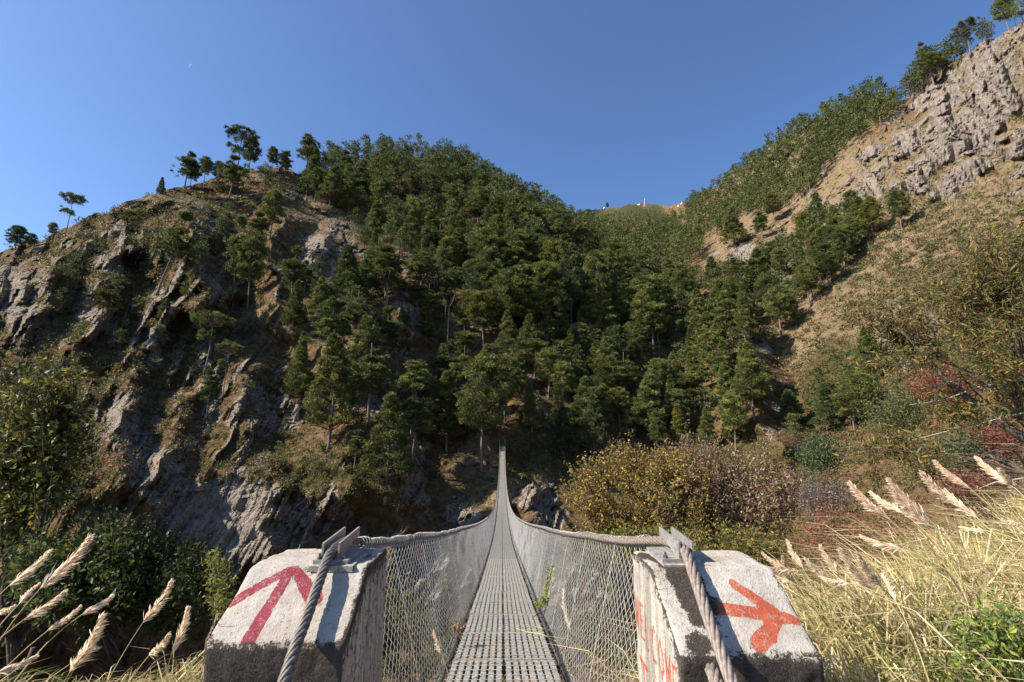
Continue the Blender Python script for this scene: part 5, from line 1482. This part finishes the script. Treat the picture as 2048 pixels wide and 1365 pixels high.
# plumes
M_STALK, nt, b = material('straw_stalk', .8, .2); b.inputs['Base Color'].default_value = (.42, .36, .17, 1)
def plume(tip, bas, dist, label, group, thick=1.0, hairs=520):
    T_ = put(*tip, dist); B_ = put(*bas, dist * (1 + .02 * RNG.normal()))
    ax = T_ - B_; L = np.linalg.norm(ax); ax_ = ax / L
    root = B_ - ax_ * .35; root[2] = min(root[2], B_[2] - .25)
    rx = root[0] - ax_[0] * .25; ry = root[1]
    gz_ = float(near_z(rx, ry))
    root2 = np.array([rx, ry, min(gz_, root[2] - .1)])
    r = empty('plume_grass', tuple(root2), 0, label=label, cat='grass plume', group=group)
    t = np.linspace(0, 1, 12)[:, None]
    c = root2 * (1 - t) ** 2 + 2 * t * (1 - t) * (B_ - ax_ * .35) + B_ * t ** 2
    c = np.concatenate([c, [B_ + ax * .5, T_]]) - root2
    m = MB(); m.tube(c, np.linspace(.0042, .0012, len(c)), 5); obj('stem', m.data('stem', M_STALK, True), r)
    s = RNG.random(hairs) ** .8
    droop = np.cross(ax_, [0, 1, 0]); droop /= np.linalg.norm(droop)
    if droop[2] > 0: droop = -droop
    P0 = B_ + ax * s[:, None] + droop * (.06 * L * np.sin(s * PI))[:, None]
    d = ax_ * 1.0 + RNG.normal(0, .22, (hairs, 3)) + droop * RNG.uniform(-.12, .42, (hairs, 1)) * thick
    d /= np.linalg.norm(d, axis=1, keepdims=True)
    hl = (L * .30 * RNG.uniform(.5, 1.25, hairs) * (1 - .62 * s) * thick)[:, None]
    w = np.cross(d, RNG.normal(0, 1, (hairs, 3))); w /= np.linalg.norm(w, axis=1, keepdims=True); w *= .0019 * dist / 3.2
    V = np.stack([P0 - w, P0 + w, P0 + d * hl * .6 + w * 1.3, P0 + d * hl + droop * hl * .12, P0 + d * hl * .6 - w * 1.3], 1).reshape(-1, 3) - root2
    i = np.arange(hairs)[:, None] * 5
    F3 = np.concatenate([i + np.array([[4, 2, 3]])]); F4 = i + np.array([[0, 1, 2, 4]])
    cc = np.array([(.84, .70, .54), (.72, .58, .43), (.90, .78, .63)])[RNG.integers(0, 3, hairs)] * RNG.uniform(.8, 1.1, (hairs, 1))
    obj('plume', mesh_data('plume', V, [F3, F4], M_PLUME, False, {'tint': np.repeat(cc, 5, 0)}), r)
    # a couple of long leaves from the stem
    for k in range(2):
        q0 = c[int(RNG.integers(1, 6))]; dirn_ = np.array([RNG.normal(0, .5), RNG.normal(0, .3), 1.0]); ln = RNG.uniform(.25, .5)
        tt = np.linspace(0, 1, 6)[:, None]
        pa = q0 + dirn_ * ln * tt - np.array([0, 0, .45]) * ln * tt ** 2 + np.array([np.sign(dirn_[0]) * .35, 0, 0]) * ln * tt ** 2
        wd = np.array([0, .004, 0]) + np.array([.004, 0, 0]); prof = np.sin(np.clip(tt * .9 + .15, 0, 1) * PI) + .15
        V = np.concatenate([pa - wd * prof, pa + wd * prof]); F_ = np.array([[q_, q_ + 1, 7 + q_, 6 + q_] for q_ in range(5)])
        gc = np.array(GRN[int(RNG.integers(0, 5))])
        obj('grass_leaf', mesh_data('grass_leaf', V, F_, M_GRASS, False, {'tint': np.tile(gc, (len(V), 1))}), r)
RP = [((1704,969),(1779,1039),3.6,'long plume pointing furthest left among the tall right hand plumes'),((1745,986),(1806,1027),3.8,'short plume tucked behind the furthest left of the tall plumes'),
 ((1781,961),(1850,1030),3.5,'broad feathery plume in the middle of the tall right hand group'),((1783,978),(1873,1061),3.4,'lower of two overlapping broad plumes in the tall right hand group'),
 ((1847,947),(1919,1014),3.3,'long bright plume right of the broad feathery pair'),((1894,982),(1958,1039),3.2,'plume hanging just below the long bright plume'),
 ((1873,925),(1941,978),3.3,'narrow bright plume high up in front of the red shrub'),((1958,918),(2028,975),3.2,'highest plume near the right edge above the red shrub'),
 ((2002,939),(2052,992),3.1,'plume cut by the right edge beside the highest one'),((1726,1073),(1802,1097),3.3,'single plume drooping almost level above the dry twigs'),
 ((1528,1108),(1572,1137),3.1,'leftmost plume tip just over the right pillar shoulder'),((1536,1135),(1602,1141),3.0,'level plume brushing the shoulder of the right pillar'),
 ((1541,1146),(1587,1167),2.9,'lowest short plume touching the right pillar shoulder'),((1577,1084),(1606,1137),3.1,'upright slim plume nearest the right pillar'),
 ((1566,1114),(1581,1148),3.1,'thin faint plume behind the upright one by the right pillar'),((1613,1118),(1655,1159),3.0,'plume left of the second upright plume right of the pillar'),
 ((1643,1093),(1681,1152),3.0,'second upright plume right of the pillar, fuller than its neighbours'),((1685,1103),(1745,1182),2.9,'long thin plume leaning in front of the dry shrub'),
 ((1719,1110),(1764,1175),2.9,'thin plume just right of the long thin one at the dry shrub'),((1764,1152),(1791,1201),2.8,'short thin plume at the foot of the dry shrub'),
 ((2007,1039),(2052,1050),2.9,'level plume at the right edge under the red shrub'),((1922,1054),(1972,1062),3.0,'pale level plume in the grass left of the right edge'),
 ((1647,1155),(1700,1167),2.9,'small drooping plume low behind the shoulder of the right bank')]
for tip, bas, dd, lb in RP: plume(tip, bas, dd, lb, 'feathery plumes on the right bank', 1.05, 620)
LP_ = [((175,1077),(79,1179),2.9,'tallest plume of the left bank leaning over the dark bush'),((94,1105),(16,1174),3.0,'thin plume crossing behind the tallest plume at the left edge'),
 ((126,1184),(45,1242),2.8,'loose drooping plume under the tallest one on the left'),((157,1215),(94,1263),2.8,'small feathery plume left of the curved one on the left bank'),
 ((222,1192),(162,1231),2.9,'curved bright plume in the middle of the dark bush'),((201,1236),(139,1346),2.6,'thick plume rising from the bottom edge at left'),
 ((340,1166),(285,1247),3.2,'slim upright plume in front of the dark bush'),((372,1221),(343,1310),2.8,'plump bright plume closest to the left pillar'),
 ((335,1270),(298,1312),2.8,'small plume just left of the plump one near the left pillar'),((78,1170),(37,1210),2.9,'fluffy lower part plume beside the left edge'),
 ((71,1312),(-6,1346),2.5,'bushy plume lying low in the bottom left corner'),((28,1212),(-12,1226),2.7,'plume tip poking in from the left edge')]
for tip, bas, dd, lb in LP_: plume(tip, bas, dd, lb, 'feathery plumes on the left bank', 1.05)
# odd weeds and straw on the bridge
plume((1107,1140),(1096,1192), 6.3, 'dry plume poking up inside the right netting of the bridge', None, .8, 160)
plume((1128,1182),(1140,1260), 5.0, 'hanging dry plume caught behind the right netting', None, .8, 160)
plume((868,1262),(885,1312), 3.7, 'dry plume stem leaning on the left netting near the pillar', None, .8, 160)
b_ = put(1084, 1225, 6.0)
shrub('weed', 'small bright green weed growing through the right edge of the deck', 'weed', b_, cloud([(1080,1205,8,10),(1090,1190,8,10),(1104,1130,4,10)], 26, 6.0, .05), 6, .03, [(.20,.24,.03),(.14,.19,.03)], 12, M_TWIG, .006, leaf_w=.6, spread=.02)
b_ = put(914, 1262, 4.6)
shrub('dry_leaf_clump', 'small clump of dry orange leaves on the left edge of the deck', 'leaf litter', b_, cloud([(915,1252,6,10)], 12, 4.6, .03), 4, .035, [(.30,.18,.08),(.24,.16,.09)], 5, M_TWIG, .004, leaf_w=.5, spread=.02)
for (L, dd, lb) in (([(1032,1258),(1050,1264),(1085,1270),(1112,1284)], 4.75, 'long dry straw lying across the right side of the deck'), ([(1040,1256),(1070,1254),(1100,1262)], 4.85, 'shorter curved straw beside the long one on the deck')):
    pts = []
    for x, y in L:
        r_ = ray(x, y); lo, hi = 2.0, 9.0
        for _ in range(30):
            md = (lo + hi) / 2
            if EYE.z + r_[2] / r_[1] * md > float(deck_z(md)) + .012: lo = md
            else: hi = md
        pts.append((r_[0] / r_[1] * lo, lo, float(deck_z(lo)) + .014))
    m = MB(); m.tube(pts, [.003, .004, .006, .003][:len(pts)], 4)
    tag(obj('straw', m.data('straw', M_STALK)), lb, 'straw')
